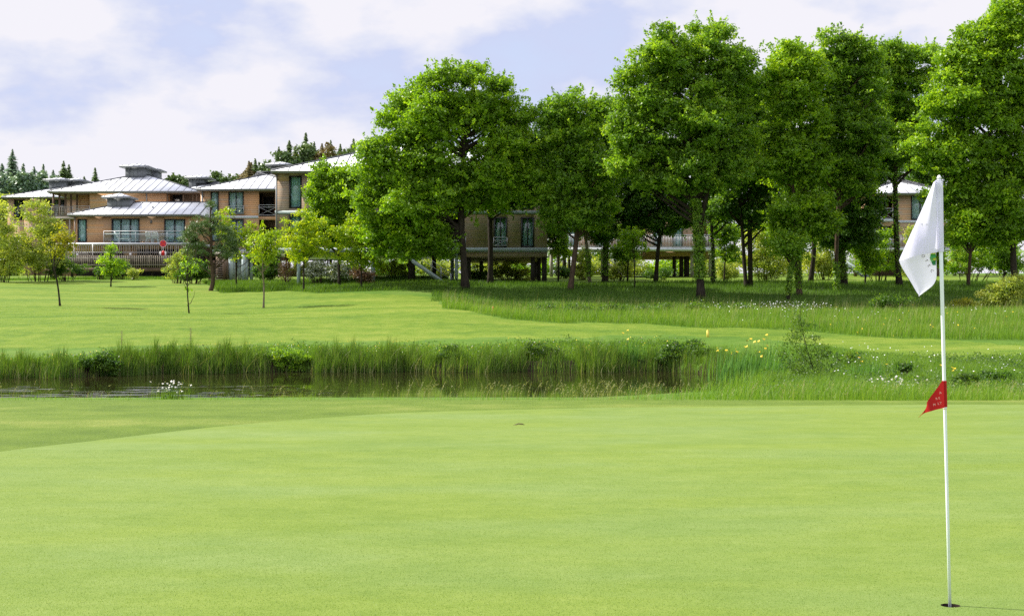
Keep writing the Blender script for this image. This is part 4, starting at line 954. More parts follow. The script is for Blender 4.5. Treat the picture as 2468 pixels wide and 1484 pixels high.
bt('huge tree filling the right edge of the picture above the pale bush', 84, [(2446, 668, 10), (2442, 600, 9), (2432, 500, 8), (2420, 400, 7), (2415, 280, 5), (2410, 150, 3)],
   [(2440, 62, 72, 62), (2362, 112, 62, 54), (2305, 148, 40, 38), (2322, 220, 78, 64), (2430, 200, 86, 86), (2275, 288, 62, 64), (2380, 308, 95, 76), (2243, 368, 44, 44), (2310, 398, 76, 56), (2440, 400, 76, 76), (2300, 468, 56, 46), (2400, 498, 86, 56), (2420, 560, 60, 40), (2340, 538, 56, 46), (2505, 300, 62, 150)],
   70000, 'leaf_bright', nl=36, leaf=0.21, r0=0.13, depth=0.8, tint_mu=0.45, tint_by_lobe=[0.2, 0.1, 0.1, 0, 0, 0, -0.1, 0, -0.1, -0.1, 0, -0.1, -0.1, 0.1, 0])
bt('small slanting tree with a pale brown trunk right of the flagstick', 97, [(2333, 652, 4.5), (2338, 600, 4.5), (2345, 540, 4), (2350, 490, 2.5)],
   [(2345, 520, 46, 40), (2312, 556, 32, 32), (2370, 560, 30, 30)], 8000, 'leaf_bright', bark='bark_brown', tint_mu=0.4)
# trees filling in behind the row, beyond the lodges
for u, d, v, lob, lb in ((1345, 140, 668, [(1345, 360, 55, 80), (1320, 450, 45, 60)], 'deep green tree behind the stilted lodge roof, beside its right end'),
                     (1500, 142, 668, [(1500, 330, 50, 90), (1490, 430, 55, 60)], 'deep green tree rising behind the walkway lodge'),
                     (1860, 145, 668, [(1860, 300, 55, 90), (1870, 420, 60, 70), (1850, 500, 50, 60)], 'deep green tree in the gap right of the twin-stemmed tree'),
                     (2110, 150, 668, [(2110, 300, 45, 70), (2120, 400, 50, 60)], 'deep green tree behind the X-braced lodge roof'),
                     (2225, 160, 668, [(2225, 420, 40, 40), (2240, 470, 36, 40)], 'far tree showing above the lodge roof beside the flag top')):
    tree('background_tree', lb, 'tree', d, [(u, v, 5), (u, 560, 4), (u, 400, 2)], lob, 9000, 'leaf_deep', leaf=0.3, clump=1.1, spray=0.3, group='broadleaf trees beyond the lodges', nl=8)

for i, (u, d, w_, vt, lb) in enumerate(((1290, 175, 70, 470, 'wide far tree low behind the stilted lodge'), (1400, 180, 75, 500, 'wide far tree behind the walkway columns'), (1530, 178, 75, 490, 'wide far tree behind the pale walkway stairs'), (1650, 182, 70, 500, 'wide far tree behind the ivy-wrapped oak'), (1770, 176, 75, 470, 'wide far tree behind the sunlit thicket'), (1900, 180, 75, 450, 'wide far tree behind the yellow-topped tree'), (2030, 178, 75, 470, 'wide far tree behind the red-brown trunk'), (2330, 172, 80, 420, 'wide far tree right of the flag'), (2450, 170, 80, 400, 'wide far tree at the right edge'), (980, 180, 70, 560, 'low far tree seen under the broad maple'), (1120, 178, 70, 560, 'low far tree behind the stilts'))):
    hm = (668 - vt) / 2
    tree('background_tree', lb, 'tree', d, [(u, 660, 4), (u, vt + hm, 3), (u, vt + 20, 1)], [(u, vt + hm * 0.7, w_ * 0.7, hm * 0.7), (u - w_ * 0.5, vt + hm * 1.25, w_ * 0.6, hm * 0.7), (u + w_ * 0.5, vt + hm * 1.2, w_ * 0.6, hm * 0.75)], 7500, 'leaf_bright' if i % 2 else 'leaf_oak', leaf=0.36, clump=1.2, spray=0.35, group='broadleaf trees beyond the lodges', nl=8)

for u, d, vb, lob, mt, lb in ((1345, 106, 672, [(1340, 560, 26, 30), (1350, 600, 22, 22)], 'leaf_bright', 'small bright understorey tree at the corner of the stilted lodge'), (1512, 107, 672, [(1510, 560, 30, 34), (1500, 610, 26, 24)], 'leaf_bright', 'small sunlit understorey tree in front of the pale walkway stairs'),
                          (1745, 107, 672, [(1740, 560, 28, 40), (1755, 610, 24, 30)], 'leaf_oak', 'understorey tree between the ivy-wrapped oak and the twin stems'), (2085, 101, 676, [(2080, 590, 30, 36), (2095, 635, 24, 24)], 'leaf_bright', 'understorey tree right of the stout black trunk'), (2245, 103, 672, [(2240, 590, 30, 40), (2255, 630, 26, 24)], 'leaf_bright', 'understorey tree behind the white flag tip'), (2420, 100, 672, [(2410, 600, 34, 40), (2440, 640, 28, 20)], 'leaf_oak', 'understorey tree beneath the huge right-hand crown')):
    tree('understorey_tree', lb, 'tree', d, [(u, vb, 2.5), (u + 2, vb - 50, 2), (u, lob[0][1], 1)], lob, 5600, mt, leaf=0.19, clump=0.4, spray=0.15, group='understorey trees between the trunks', nl=10, r0=0.025, per_clump=70, shell=0.2)
for u, d, ru, vt, mt, lb in ((10, 225, 34, 418, 'needle_hazed', 'broad hazy treetop at the left edge below the tall spruce'), (62, 224, 36, 414, 'needle_hazed', 'broad hazy treetop in the middle of the left cluster'), (108, 226, 30, 416, 'needle_hazed', 'broad hazy treetop at the right end of the left cluster'), (140, 228, 18, 430, 'needle_hazed', 'small hazy treetop beside the left turret'), (6, 200, 26, 462, 'leaf_willow', 'pale treetop in front of the left spruces'), (640, 208, 26, 392, 'needle', 'dense conifer crown behind the roof turret'), (690, 211, 30, 366, 'needle', 'dense conifer crown left in the group above the grey lodge'), (740, 213, 34, 352, 'needle', 'dense conifer crown in the middle of the group above the grey lodge'), (790, 212, 34, 358, 'needle_rust', 'rusty dense crown right in the group above the grey lodge'), (838, 214, 34, 356, 'needle', 'dense crown at the right end of the group above the grey lodge'), (600, 212, 16, 404, 'needle_rust', 'small rusty crown at the left foot of the conifer group')):
    tree('distant_tree', lb, 'tree', d, [(u, 520, 2), (u, 460, 1.5), (u, vt + 20, 1)], [(u, vt + 26, ru * 0.8, 26), (u - ru * 0.5, vt + 44, ru * 0.6, 28), (u + ru * 0.5, vt + 46, ru * 0.6, 28), (u, vt + 70, ru, 34)], 4200, mt, leaf=0.55, clump=0.8, spray=0.3, group='treetops beyond the lodge roofs', nl=5, per_clump=60, shell=0.3)

# ------------------------------------------------------------------ young trees on the fairway and along the lodges
YG = 'young trees planted along the fairway'
def yt(label, *a, name='young_tree', **k): return tree(name, label, 'young tree', *a, group=YG, **{**dict(leaf=0.17, clump=0.35, spray=0.13, nl=12, r0=0.022, per_clump=45, shell=0.2), **k})
yt('leaning sapling with sparse rusty-gold leaves, leftmost on the fairway', 84, [(145, 741, 2.8), (138, 690, 2.4), (130, 640, 2.0), (133, 590, 1.4), (140, 545, 0.8)],
   [(150, 565, 26, 20), (130, 580, 16, 18), (165, 580, 20, 14), (145, 600, 30, 10), (138, 615, 14, 16)], 1300, 'leaf_gold', extra=[[(131, 650, 1.6), (150, 615, 1.1), (168, 590, 0.7)], [(130, 660, 1.4), (124, 630, 1.0), (120, 600, 0.6)]])
yt('small bushy sapling with fresh green leaves in front of the slatted deck', 105, [(267, 690, 2.0), (268, 650, 1.6), (268, 610, 1.0), (268, 590, 0.6)],
   [(268, 605, 14, 16), (262, 628, 24, 14), (280, 640, 24, 16), (258, 648, 18, 12), (272, 655, 22, 10)], 2400, 'leaf_bright', clump=0.3)
yt('nearest sapling, almost leafless, its stem left of the pine', 79, [(456, 763, 2.0), (453, 700, 1.7), (449, 650, 1.3), (452, 610, 0.9), (460, 580, 0.6)],
   [(450, 640, 22, 40), (445, 670, 18, 14), (456, 735, 8, 10), (470, 700, 8, 14)], 150, 'leaf_bright', extra=[[(449, 655, 1.2), (468, 625, 0.9), (476, 595, 0.5)], [(452, 690, 1.0), (432, 655, 0.8), (425, 630, 0.5)]], per_clump=25)
yt('yellow-green sapling with a very thin dark stem just right of the pine', 104, [(570, 688, 2.4), (570, 650, 2.2), (572, 600, 1.6), (585, 555, 1.0)],
   [(545, 520, 28, 24), (590, 565, 36, 24), (615, 580, 30, 22), (570, 600, 36, 26), (545, 560, 26, 36), (610, 610, 26, 16)], 4200, 'leaf_yellow', tint_mu=0.4)
yt('pale-stemmed sapling with a loose yellow-green crown in the middle of the left fairway', 83, [(635, 745, 2.6), (636, 690, 2.4), (634, 650, 1.8), (637, 610, 1.2), (640, 570, 0.6)],
   [(640, 560, 26, 20), (620, 585, 30, 18), (655, 595, 24, 20), (635, 620, 34, 18), (660, 565, 16, 10)], 2200, 'leaf_yellow', bark='bark_pale', extra=[[(636, 665, 1.5), (618, 640, 1.1), (604, 610, 0.6)], [(635, 655, 1.4), (655, 630, 1.0), (668, 600, 0.6)]])
yt('brightest golden-yellow young tree, between the round column and the pale-stemmed sapling', 95, [(732, 705, 2.8), (731, 650, 2.4), (733, 600, 1.8), (730, 545, 1.0)],
   [(735, 530, 34, 26), (715, 555, 36, 22), (760, 560, 40, 28), (700, 580, 26, 14), (740, 590, 52, 26), (720, 610, 40, 20), (770, 600, 30, 24)], 6500, 'leaf_yellow', tint_mu=0.62)
yt('tiered yellow-green young tree tucked under the left side of the broad maple', 95, [(871, 690, 2.8), (871, 650, 2.4), (868, 600, 1.8), (865, 540, 1.0)],
   [(862, 530, 46, 16), (835, 560, 50, 13), (885, 560, 44, 18), (860, 590, 62, 15), (900, 590, 34, 20), (855, 620, 56, 14), (890, 635, 42, 14)], 7500, 'leaf_yellow', tint_mu=0.36, depth=0.7)
tree('bushy_tree', 'leafy mid-green tree filling the corner between the grey lodge and the broad maple', 'tree', 99, [(818, 686, 4), (815, 600, 3.5), (812, 500, 2.5), (815, 430, 1.5)],
     [(792, 425, 36, 30), (835, 445, 46, 44), (800, 500, 48, 46), (852, 520, 42, 60), (772, 480, 26, 44), (800, 560, 42, 34), (770, 540, 22, 26)], 18000, 'leaf_bright', leaf=0.2, clump=0.6, tint_mu=0.38)
yt('slender sapling with bright leaves among the trunks in front of the walkway', 95, [(1530, 688, 1.8), (1528, 640, 1.6), (1527, 580, 1.0), (1526, 550, 0.6)],
   [(1525, 565, 34, 12), (1510, 590, 26, 12), (1545, 595, 24, 12), (1525, 615, 20, 10)], 2000, 'leaf_bright')
# pine
def pine():
    d = 100.0; x0 = X(508, d); z0 = tz(x0, d)
    T = Thing('pine_tree', 'dark-needled pine with a crooked orange-brown trunk and a bare top shoot', 'pine', (x0, d, z0))
    tp = np.array([P(u, v, d) for u, v in ((507, 704), (514, 680), (513, 650), (507, 620), (510, 580), (506, 540), (508, 505), (507, 478))]); tp[0, 2] = z0 - 0.1
    ts = np.linspace(0, 7, 29); sm = np.stack([np.interp(ts, range(8), tp[:, i]) for i in range(3)], 1)
    for _ in range(3): sm[1:-1] = 0.25 * sm[:-2] + 0.5 * sm[1:-1] + 0.25 * sm[2:]
    mb = MB().tube(sm, np.linspace(0.17, 0.03, 29), 9)
    lob = [(470, 600, 34, 20), (455, 570, 26, 22), (545, 600, 30, 22), (540, 565, 32, 24), (505, 550, 24, 26), (480, 545, 22, 22), (520, 525, 18, 18), (470, 628, 20, 8), (560, 580, 16, 16), (508, 492, 9, 16)]
    lb = [(*P(u, v, d), ru * d / F, ru * d / F, rv * d / F) for u, v, ru, rv in lob]
    nl = 9000; V, Fc, t, cc = foliage(lb, nl, 0.26, 0.36, 0.12, 0.8, 0.25, 70, up=0.2, aspect=0.16)
    limbs_to(mb, sm, [np.array(l[:3]) for l in lb] + list(cc[:14]), 0.05)
    T.part('trunk', mb, M['bark_brown'], smooth=True); T.part('crown', (V, Fc), M['needle'], tint=np.clip(t * 0.9, 0, 1))
pine()
# far conifers
def spruce_mesh(hgt, rad, n, seed):
    r = np.random.default_rng(seed); Vs, Fs, o = [], [], 0
    zl = np.sort(r.uniform(0.10, 0.985, n)); an = r.uniform(0, 2 * np.pi, n)
    zl = 1 - (1 - zl) ** 1.25; ln = np.minimum(0.52 * hgt * (1 - zl), 3.6) * r.uniform(0.5, 1.1, n) * (0.80 + 0.20 * np.sin(zl * hgt * 2.6 + seed)) + 0.10
    z = zl * hgt; c, s = np.cos(an), np.sin(an); k = 5
    for j in range(k):
        f = (j + 0.6) / k
        px = c * ln * f; py = s * ln * f; pz = z - 0.35 * ln * f + 0.18 * ln * f * f
        w = np.minimum(0.20 * ln + 0.07, 0.5) * (1.2 - f * 0.8); L = ln / k * 1.7
        V = np.stack([np.stack([px - c * L / 2, py - s * L / 2, pz + 0.06], 1), np.stack([px - s * w, py + c * w, pz - 0.10 - w * 0.4], 1),
                      np.stack([px + c * L / 2, py + s * L / 2, pz - 0.05], 1), np.stack([px + s * w, py - c * w, pz - 0.10 - w * 0.4], 1)], 1).reshape(-1, 3)
        Vs.append(V); Fs.append(np.arange(4 * n).reshape(-1, 4) + o); o += 4 * n
    return np.concatenate(Vs), np.concatenate(Fs), np.repeat(np.clip(r.normal(0.5, 0.25, n * k), 0, 1), 4)
protos = []
def conifer(u, vtop, d, kind, mat, wide, label, group):
    x = X(u, d); z0 = tz(x, d); hgt = Z(vtop, d) - z0
    V, Fc, t = spruce_mesh(hgt, wide, int(120 + hgt * 30), int(u * 7 + d))
    T = Thing('conifer', label, 'conifer', (x, d, z0), group)
    T.part('trunk', MB().tube([(x, d, z0 - 0.2), (x, d, z0 + hgt * 0.6), (x, d, z0 + hgt * 0.97)], [0.25, 0.14, 0.03], 7), M['bark'])
    T.part('crown', (V + T.base, Fc), M[mat], tint=t)
cl = [(5, 392, 235, 'tall hazy spruce at the very left edge'), (30, 358, 238, 'tallest pointed spruce of the left cluster'), (56, 392, 240, 'narrow spruce just right of the tallest spruce'), (82, 400, 236, 'rounded spruce in the left cluster'), (104, 394, 242, 'pointed spruce in the left cluster beside the gap'), (128, 408, 238, 'short spruce at the right end of the left cluster'), (18, 410, 228, 'low broad spruce under the left cluster'), (66, 420, 226, 'low broad spruce in front of the left cluster')]
for u, v, d, lb in cl: conifer(u, v, d, 0, 'needle_hazed', 4.6, lb, 'hazy spruces beyond the left roofs')
for u, v, d, lb in [(153, 386, 215, 'taller of the two joined spruces over the left roof'), (166, 395, 216, 'lower of the two joined spruces over the left roof'), (229, 403, 205, 'lone dark spruce above the left roof ridge'), (203, 424, 210, 'small green treetop left of the lone dark spruce')]:
    conifer(u, v, d, 0, 'needle', 3.2, lb, 'single spruces above the left roofs')
for u, v, d, m, lb in [(600, 386, 205, 'needle_rust', 'rusty conifer at the left end of the group above the grey lodge'), (615, 380, 206, 'needle', 'dark conifer beside the rusty one, left of the roof turret'), (640, 386, 210, 'needle', 'dark conifer directly behind the roof turret'),
                    (672, 352, 215, 'needle', 'dark pointed conifer over the roof turret'), (697, 336, 217, 'needle', 'tall pointed conifer left of the tallest one'), (712, 350, 214, 'needle_rust', 'rust-tinged conifer below the tallest one'), (737, 318, 220, 'needle', 'tallest conifer of the group above the grey lodge'),
                    (757, 340, 217, 'needle', 'drooping conifer right of the tallest one'), (776, 344, 219, 'needle_rust', 'broad rusty conifer in the middle of the group'), (797, 336, 222, 'needle', 'pointed conifer right of the rusty one'), (820, 345, 220, 'needle', 'shaggy conifer near the right end of the group'), (852, 332, 224, 'needle', 'slim bare-topped conifer next to the broad maple'), (872, 350, 221, 'needle_rust', 'conifer half hidden by the broad maple')]:
    conifer(u, v, d, 0, m, 3.4, lb, 'conifers above the grey lodge roof')
for u, v, d, ru, lb in [(420, 432, 215, 14, 'round dark treetop right of the tall roof'), (440, 436, 214, 10, 'bright little treetop beside the vent turret'), (520, 424, 216, 14, 'dark pine crown above the roofs right of the vent turret'), (552, 430, 214, 12, 'small pine crown left of the conifer group'), (580, 428, 216, 10, 'green treetop at the foot of the conifer group')]:
    tree('distant_tree', lb, 'tree', d, [(u, 520, 2), (u, 460, 1.5), (u, v + 8, 1)], [(u, v + 6, ru, 10), (u + 5, v + 18, ru * 1.1, 12)], 1600, 'needle', leaf=0.5, clump=0.7, spray=0.25, group='treetops beyond the lodge roofs', nl=5, per_clump=60)

# ------------------------------------------------------------------ bushes
def sh(label, *a, **k): return shrub('bush', label, 'bush', *a, group='bushes along the lodges', **k)
sh('largest pale willow bush hiding the left lodges', 92, 668, 118, [(88, 510, 32, 28), (72, 555, 42, 42), (112, 575, 42, 46), (60, 615, 48, 42), (112, 628, 46, 36), (125, 545, 18, 20)], 12000, 'leaf_willow', leaf=0.19, clump=0.55, spray=0.2)
sh('olive bush at the left edge of the picture', 8, 662, 116, [(5, 520, 34, 46), (-5, 585, 44, 50), (22, 610, 30, 40), (5, 640, 40, 26)], 8000, 'leaf_willow', leaf=0.19, clump=0.55, spray=0.2)
sh('dark bush between the pale willow and the deck skirt', 160, 668, 119, [(150, 635, 24, 26), (178, 648, 22, 18), (130, 648, 22, 20)], 5000, 'leaf_shrub')
sh('low green bush under the left half of the deck', 240, 668, 121, [(240, 655, 16, 10)], 1500, 'leaf_shrub')
sh('dark glossy bush behind the small bushy sapling', 295, 668, 121, [(292, 648, 18, 18), (278, 655, 14, 12)], 2600, 'leaf_shrub')
sh('straw-coloured bush under the middle of the deck', 322, 669, 120, [(322, 660, 16, 10)], 1100, 'leaf_willow')
sh('pale yellow-flowering bush at the right end of the deck', 430, 672, 112, [(428, 640, 20, 26), (410, 655, 18, 16), (440, 620, 14, 16)], 3800, 'leaf_willow')
sh('big dark laurel bush left of the pine trunk', 470, 678, 110, [(468, 650, 32, 26), (490, 655, 18, 22), (445, 662, 18, 16)], 6500, 'leaf_shrub', leaf=0.16)
sh('dark bush in the shade right of the round columns', 640, 676, 113, [(640, 652, 26, 24), (665, 640, 20, 34)], 5000, 'leaf_shrub')
sh('reddish-brown twiggy bush left of the lone round column', 692, 676, 106, [(692, 655, 20, 22), (685, 640, 16, 18)], 2600, 'leaf_brown', leaf=0.1, aspect=0.3)
sh('white-flowering bush right of the lone round column', 770, 674, 104, [(768, 648, 22, 20), (752, 655, 14, 16)], 3500, 'leaf_white', leaf=0.13, flowers=150)
sh('rounder white-flowering bush under the maple side', 812, 676, 103, [(812, 654, 26, 19), (835, 658, 14, 14)], 3800, 'leaf_white', leaf=0.13, flowers=200)
sh('purple-brown bush behind the tiered young tree', 868, 684, 100, [(868, 664, 16, 16), (885, 668, 14, 12)], 2200, 'leaf_brown', leaf=0.12)
sh('twiggy grey-green bush under the stilted lodge between the two dark trunks', 1225, 686, 113, [(1205, 650, 36, 26), (1240, 645, 34, 30), (1262, 665, 24, 18)], 6000, 'leaf_willow', leaf=0.13)
sh('dark ferny bush at the foot of the lodge stairs', 1150, 686, 108, [(1148, 660, 22, 22), (1165, 672, 18, 12)], 3200, 'leaf_shrub')
sh('bush in the shade under the left part of the stilted lodge', 950, 678, 116, [(940, 640, 30, 26), (975, 655, 22, 18)], 3500, 'leaf_willow')
sh('bright bush between the walkway columns', 1405, 670, 113, [(1405, 635, 16, 34), (1395, 655, 16, 16)], 3500, 'leaf_willow')
sh('low brown-green hedge bush behind the first walkway column', 1350, 668, 116, [(1350, 655, 18, 10), (1370, 658, 12, 8)], 1800, 'leaf_shrub')
sh('yellow-green bush right of the black ivy-clad trunk', 1490, 674, 110, [(1490, 650, 18, 18), (1512, 640, 18, 28), (1475, 662, 14, 10)], 4200, 'leaf_willow')
sh('small dark bush by the dark stilts of the walkway lodge', 1600, 674, 114, [(1598, 658, 18, 12), (1568, 660, 14, 12)], 2200, 'leaf_shrub')
sh('bush beside the thin dark tree, right of the ivy-wrapped oak', 1750, 676, 112, [(1745, 650, 18, 22), (1760, 660, 16, 14)], 2800, 'leaf_willow')
sh('tallest sunlit willow thicket between the trunks right of centre', 1845, 676, 113, [(1830, 590, 38, 60), (1860, 560, 32, 50), (1840, 640, 46, 32), (1880, 625, 34, 40), (1790, 620, 24, 40)], 13000, 'leaf_willow', leaf=0.17, clump=0.5, spray=0.2)
sh('sunlit thicket left of the red-brown trunk', 1985, 674, 114, [(1985, 600, 30, 50), (2000, 645, 30, 26), (1960, 640, 26, 28)], 7000, 'leaf_willow', leaf=0.17, clump=0.5, spray=0.18)
sh('bright green bush left of the airy tree', 2115, 668, 108, [(2110, 600, 32, 40), (2135, 630, 26, 30), (2090, 640, 26, 24), (2140, 570, 20, 26)], 7000, 'leaf_bright', leaf=0.16)
sh('pale leafy thicket between the airy tree and the flag', 2210, 668, 112, [(2205, 580, 26, 44), (2230, 620, 30, 36), (2190, 640, 22, 24)], 6500, 'leaf_willow', leaf=0.16)
sh('tall thicket right of the flagstick below the huge tree', 2330, 668, 108, [(2310, 590, 32, 46), (2350, 620, 40, 34), (2400, 600, 40, 50), (2300, 640, 26, 26)], 10000, 'leaf_oak', leaf=0.17, clump=0.5)
sh('sunlit pale yellow bush low at the right edge', 2400, 747, 82, [(2385, 715, 36, 26), (2420, 705, 38, 30), (2455, 690, 30, 36), (2355, 732, 24, 14), (2430, 730, 40, 16)], 11000, 'leaf_willow', leaf=0.13, clump=0.35)
sh('rusty-tinted low bush left of the pale yellow bush', 2320, 748, 82, [(2318, 732, 18, 14)], 1300, 'leaf_gold', leaf=0.11)
sh('dark bramble at the foot of the shaded bank behind the flag', 2150, 748, 81, [(2150, 728, 24, 16), (2120, 735, 18, 12), (2185, 735, 20, 12)], 2600, 'leaf_shrub', leaf=0.12)
for i, (u, w, lb) in enumerate(((1310, 36, 'dark bramble at the left end of the ditch'), (1390, 40, 'widest bramble in the ditch below the brown-trunked tree'), (1480, 40, 'low bramble in the ditch below the black ivy-clad trunk'), (1575, 40, 'bramble in the ditch left of the ivy-wrapped oak'), (1670, 36, 'dark bramble in the ditch under the ivy-wrapped oak'), (1770, 36, 'bramble at the right end of the ditch below the twin stems'))):
    shrub('bramble', lb, 'bramble', u, 752, 79.5, [(u, 745, w, 10), (u + 22, 748, w * 0.7, 8)], 2600, 'leaf_shrub', leaf=0.11, clump=0.3, group='brambles in the ditch')
for i, (u, w_, vt, lb) in enumerate(((-5, 50, 640, 'hedge bush at the far left behind the olive bush'), (720, 55, 640, 'hedge bush seen behind the lone round column'), (840, 55, 636, 'hedge bush behind the white-flowering bushes'), (950, 55, 632, 'hedge bush far behind the broad maple'), (1060, 55, 628, 'hedge bush behind the lodge stairs'), (1170, 60, 624, 'hedge bush seen under the stilted lodge'), (1280, 60, 630, 'hedge bush behind the dark corner stilts'), (1400, 60, 622, 'hedge bush far behind the first walkway columns'), (1510, 60, 626, 'hedge bush far behind the pale walkway stairs'), (1620, 60, 626, 'hedge bush far behind the walkway lodge stilts'), (1720, 55, 620, 'hedge bush far behind the ivy-wrapped oak'), (1900, 60, 610, 'hedge bush far behind the yellow-topped tree'), (2050, 60, 616, 'hedge bush behind the stout black trunk'), (2180, 60, 620, 'hedge bush under the X-braced lodge'), (2300, 60, 600, 'hedge bush right of the flag'), (2420, 70, 590, 'hedge bush under the huge right-hand crown'))):
    h = (672 - vt) / 2
    shrub('hedge_bush', lb, 'hedge bush', u, 668, 150, [(u - w_ * 0.5, vt + h, w_ * 0.5, h), (u + w_ * 0.4, vt + h * 0.9, w_ * 0.55, h)], 3200, 'leaf_willow' if i % 3 else 'leaf_bright', leaf=0.26, clump=0.7, spray=0.25, group='hedge beyond the lodges')
# far bank plants
def bank(label, *a, **k): return shrub('bank_plant', label, 'plant', *a, group='leafy plants on the far bank', **k)
bank('dark round bush overhanging the water on the left bank', 240, 908, 51.5, [(225, 880, 34, 22), (262, 878, 30, 24), (250, 862, 24, 14)], 5200, 'leaf_shrub', leaf=0.09, clump=0.22, spray=0.07)
bank('light green leafy patch above the dark soil hollow', 690, 890, 55, [(680, 855, 36, 18), (710, 862, 34, 20), (725, 878, 30, 14), (668, 880, 26, 12)], 5200, 'leaf_oak', leaf=0.085, clump=0.2, spray=0.07)
bank('leafy clump on the bank right of the long reed stand', 1090, 890, 55.5, [(1085, 855, 32, 18), (1110, 868, 30, 14)], 3500, 'leaf_herb', leaf=0.085, clump=0.2, spray=0.07)
bank('pale nettle clump behind the tall reed tuft', 1300, 890, 56, [(1290, 850, 36, 22), (1325, 855, 30, 20), (1310, 870, 34, 12)], 5200, 'leaf_herb', leaf=0.09, clump=0.22, spray=0.07)
bank('dark leafy clump left of the yellow stake', 1640, 890, 55.5, [(1620, 852, 36, 26), (1660, 850, 36, 28), (1590, 865, 28, 18)], 6500, 'leaf_shrub', leaf=0.09, clump=0.22, spray=0.07)
bank('bright bramble clump under the yellow stake', 1700, 892, 55, [(1695, 860, 26, 22), (1712, 872, 20, 16)], 3000, 'leaf_herb', leaf=0.085, clump=0.2, spray=0.07)
bank('brown-leaved tuft on the slope right of the sapling', 2050, 880, 47, [(2048, 865, 34, 16), (2030, 880, 26, 12)], 2600, 'leaf_shrub', leaf=0.08, clump=0.18, spray=0.07)
bank('small dark bush on the slope left of the flagstick', 2180, 905, 42, [(2180, 885, 16, 14)], 1200, 'leaf_shrub', leaf=0.07, clump=0.15, spray=0.06)
bank('leafy clump at the right edge below the flags', 2400, 935, 36, [(2395, 912, 34, 18), (2430, 918, 28, 16)], 3000, 'leaf_shrub', leaf=0.07, clump=0.16, spray=0.06)
bank('bushy green clump just right of the flagstick foot of the slope', 2330, 945, 34, [(2325, 920, 30, 18), (2300, 932, 20, 12)], 2600, 'leaf_herb', leaf=0.065, clump=0.15, spray=0.06)
# sapling in front, right end of the pond
tree('waterside_sapling', 'scrubby small-leaved sapling leaning at the right end of the pond', 'sapling', 38, [(1985, 950, 1.9), (1965, 890, 1.5), (1945, 830, 1.2), (1930, 770, 0.8), (1925, 735, 0.4)],
     [(1930, 760, 22, 30), (1935, 800, 32, 26), (1910, 820, 24, 20), (1950, 850, 44, 32), (1915, 880, 40, 32), (1955, 910, 55, 34), (1920, 935, 50, 26), (1985, 885, 30, 24), (1890, 850, 20, 18), (1985, 850, 18, 22), (1875, 915, 30, 24)],
     5600, 'leaf_herb', leaf=0.056, clump=0.19, spray=0.07, nl=26, r0=0.007, per_clump=40, shell=0.1, depth=0.8)

# ------------------------------------------------------------------ grasses
def by_row(u0, u1, d0, d1, n, cond):
    x, y = scatter(u0, u1, d0, d1, n); u, v = bearing(x, y, terrain(x, y)); k = cond(x, y, u, v); return x[k], y[k]
# rough between the fairway and the shaded bank
x, y = by_row(1040, 2560, 62, 86, 130000, lambda x, y, u, v: (fairway_mask(x, y) < 0.5) & (v < np.interp(u, [1040, 1300, 1700, 2468], [760, 790, 800, 845])) & (v > 718))
hh = rng.uniform(0.22, 0.55, len(x)) * np.where(y < 80, 1.0, 0.6)
grass_obj('meadow_grass', 'tall seeding meadow grass between the fairway and the shaded bank', x, y, hh, rng.uniform(0.012, 0.024, len(x)), 'grass_long')
k = rng.random(len(x)) < 0.035
grass_obj('seeding_grass', 'pale seed heads standing above the meadow grass', x[k], y[k], rng.uniform(0.55, 0.95, k.sum()), 0.014, 'grass_straw', 0.15)
# woodland grass under the trees and along the lodges
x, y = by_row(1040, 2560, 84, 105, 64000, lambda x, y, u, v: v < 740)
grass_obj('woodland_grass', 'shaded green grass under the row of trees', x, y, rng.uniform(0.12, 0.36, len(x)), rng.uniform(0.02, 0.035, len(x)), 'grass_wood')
x, y = by_row(440, 1080, 92, 116, 60000, lambda x, y, u, v: (fairway_mask(x, y) < 0.5) & (v < 716))
grass_obj('uncut_grass', 'bright uncut grass along the foot of the stilted lodge', x, y, rng.uniform(0.15, 0.42, len(x)), rng.uniform(0.02, 0.035, len(x)), 'grass_wood', tmu=0.7)
x, y = by_row(-60, 470, 121, 127, 9000, lambda x, y, u, v: v < 676)
grass_obj('lawn_edge_grass', 'taller grass where the lawn meets the bushes of the left lodges', x, y, rng.uniform(0.1, 0.3, len(x)), 0.03, 'grass_wood', tmu=0.6)
# short fairway sward: gives the mown turf its nap
x, y = by_row(-80, 2560, 56, 84, 150000, lambda x, y, u, v: fairway_mask(x, y) > 0.5)
grass_obj('fairway_sward', 'short mown sward of the fairway', x, y, rng.uniform(0.02, 0.055, len(x)), rng.uniform(0.012, 0.02, len(x)), 'grass_long', 0.8, 1, 0.62)
# apron round the green
n = 120000; x, y = scatter(-60, 2560, 14.5, 27.5, n); g = green_s(x, y); k = (g < 0.0); x, y = x[k], y[k]
grass_obj('apron_grass', 'short dense grass of the apron round the putting green', x, y, rng.uniform(0.010, 0.030, len(x)), rng.uniform(0.003, 0.006, len(x)), 'grass_long', 0.6, 1, 0.5, 0.25)
n = 420000; y = 5.6 + 11 * rng.random(n) ** 1.7; x = rng.uniform(-0.40, 0.40, n) * y
k = (green_s(x[:: 1], y) > 0.02) & (np.hypot(x - CUPX, y - CUPY) > 0.056); x, y = x[k], y[k]
grass_obj('putting_sward', 'close-mown blades of the putting green', x, y, rng.uniform(0.003, 0.0075, len(x)), rng.uniform(0.002, 0.0036, len(x)), 'green_blade', 0.9, 1, 0.5, 0.28, z=np.zeros(len(x)) - 0.0005)
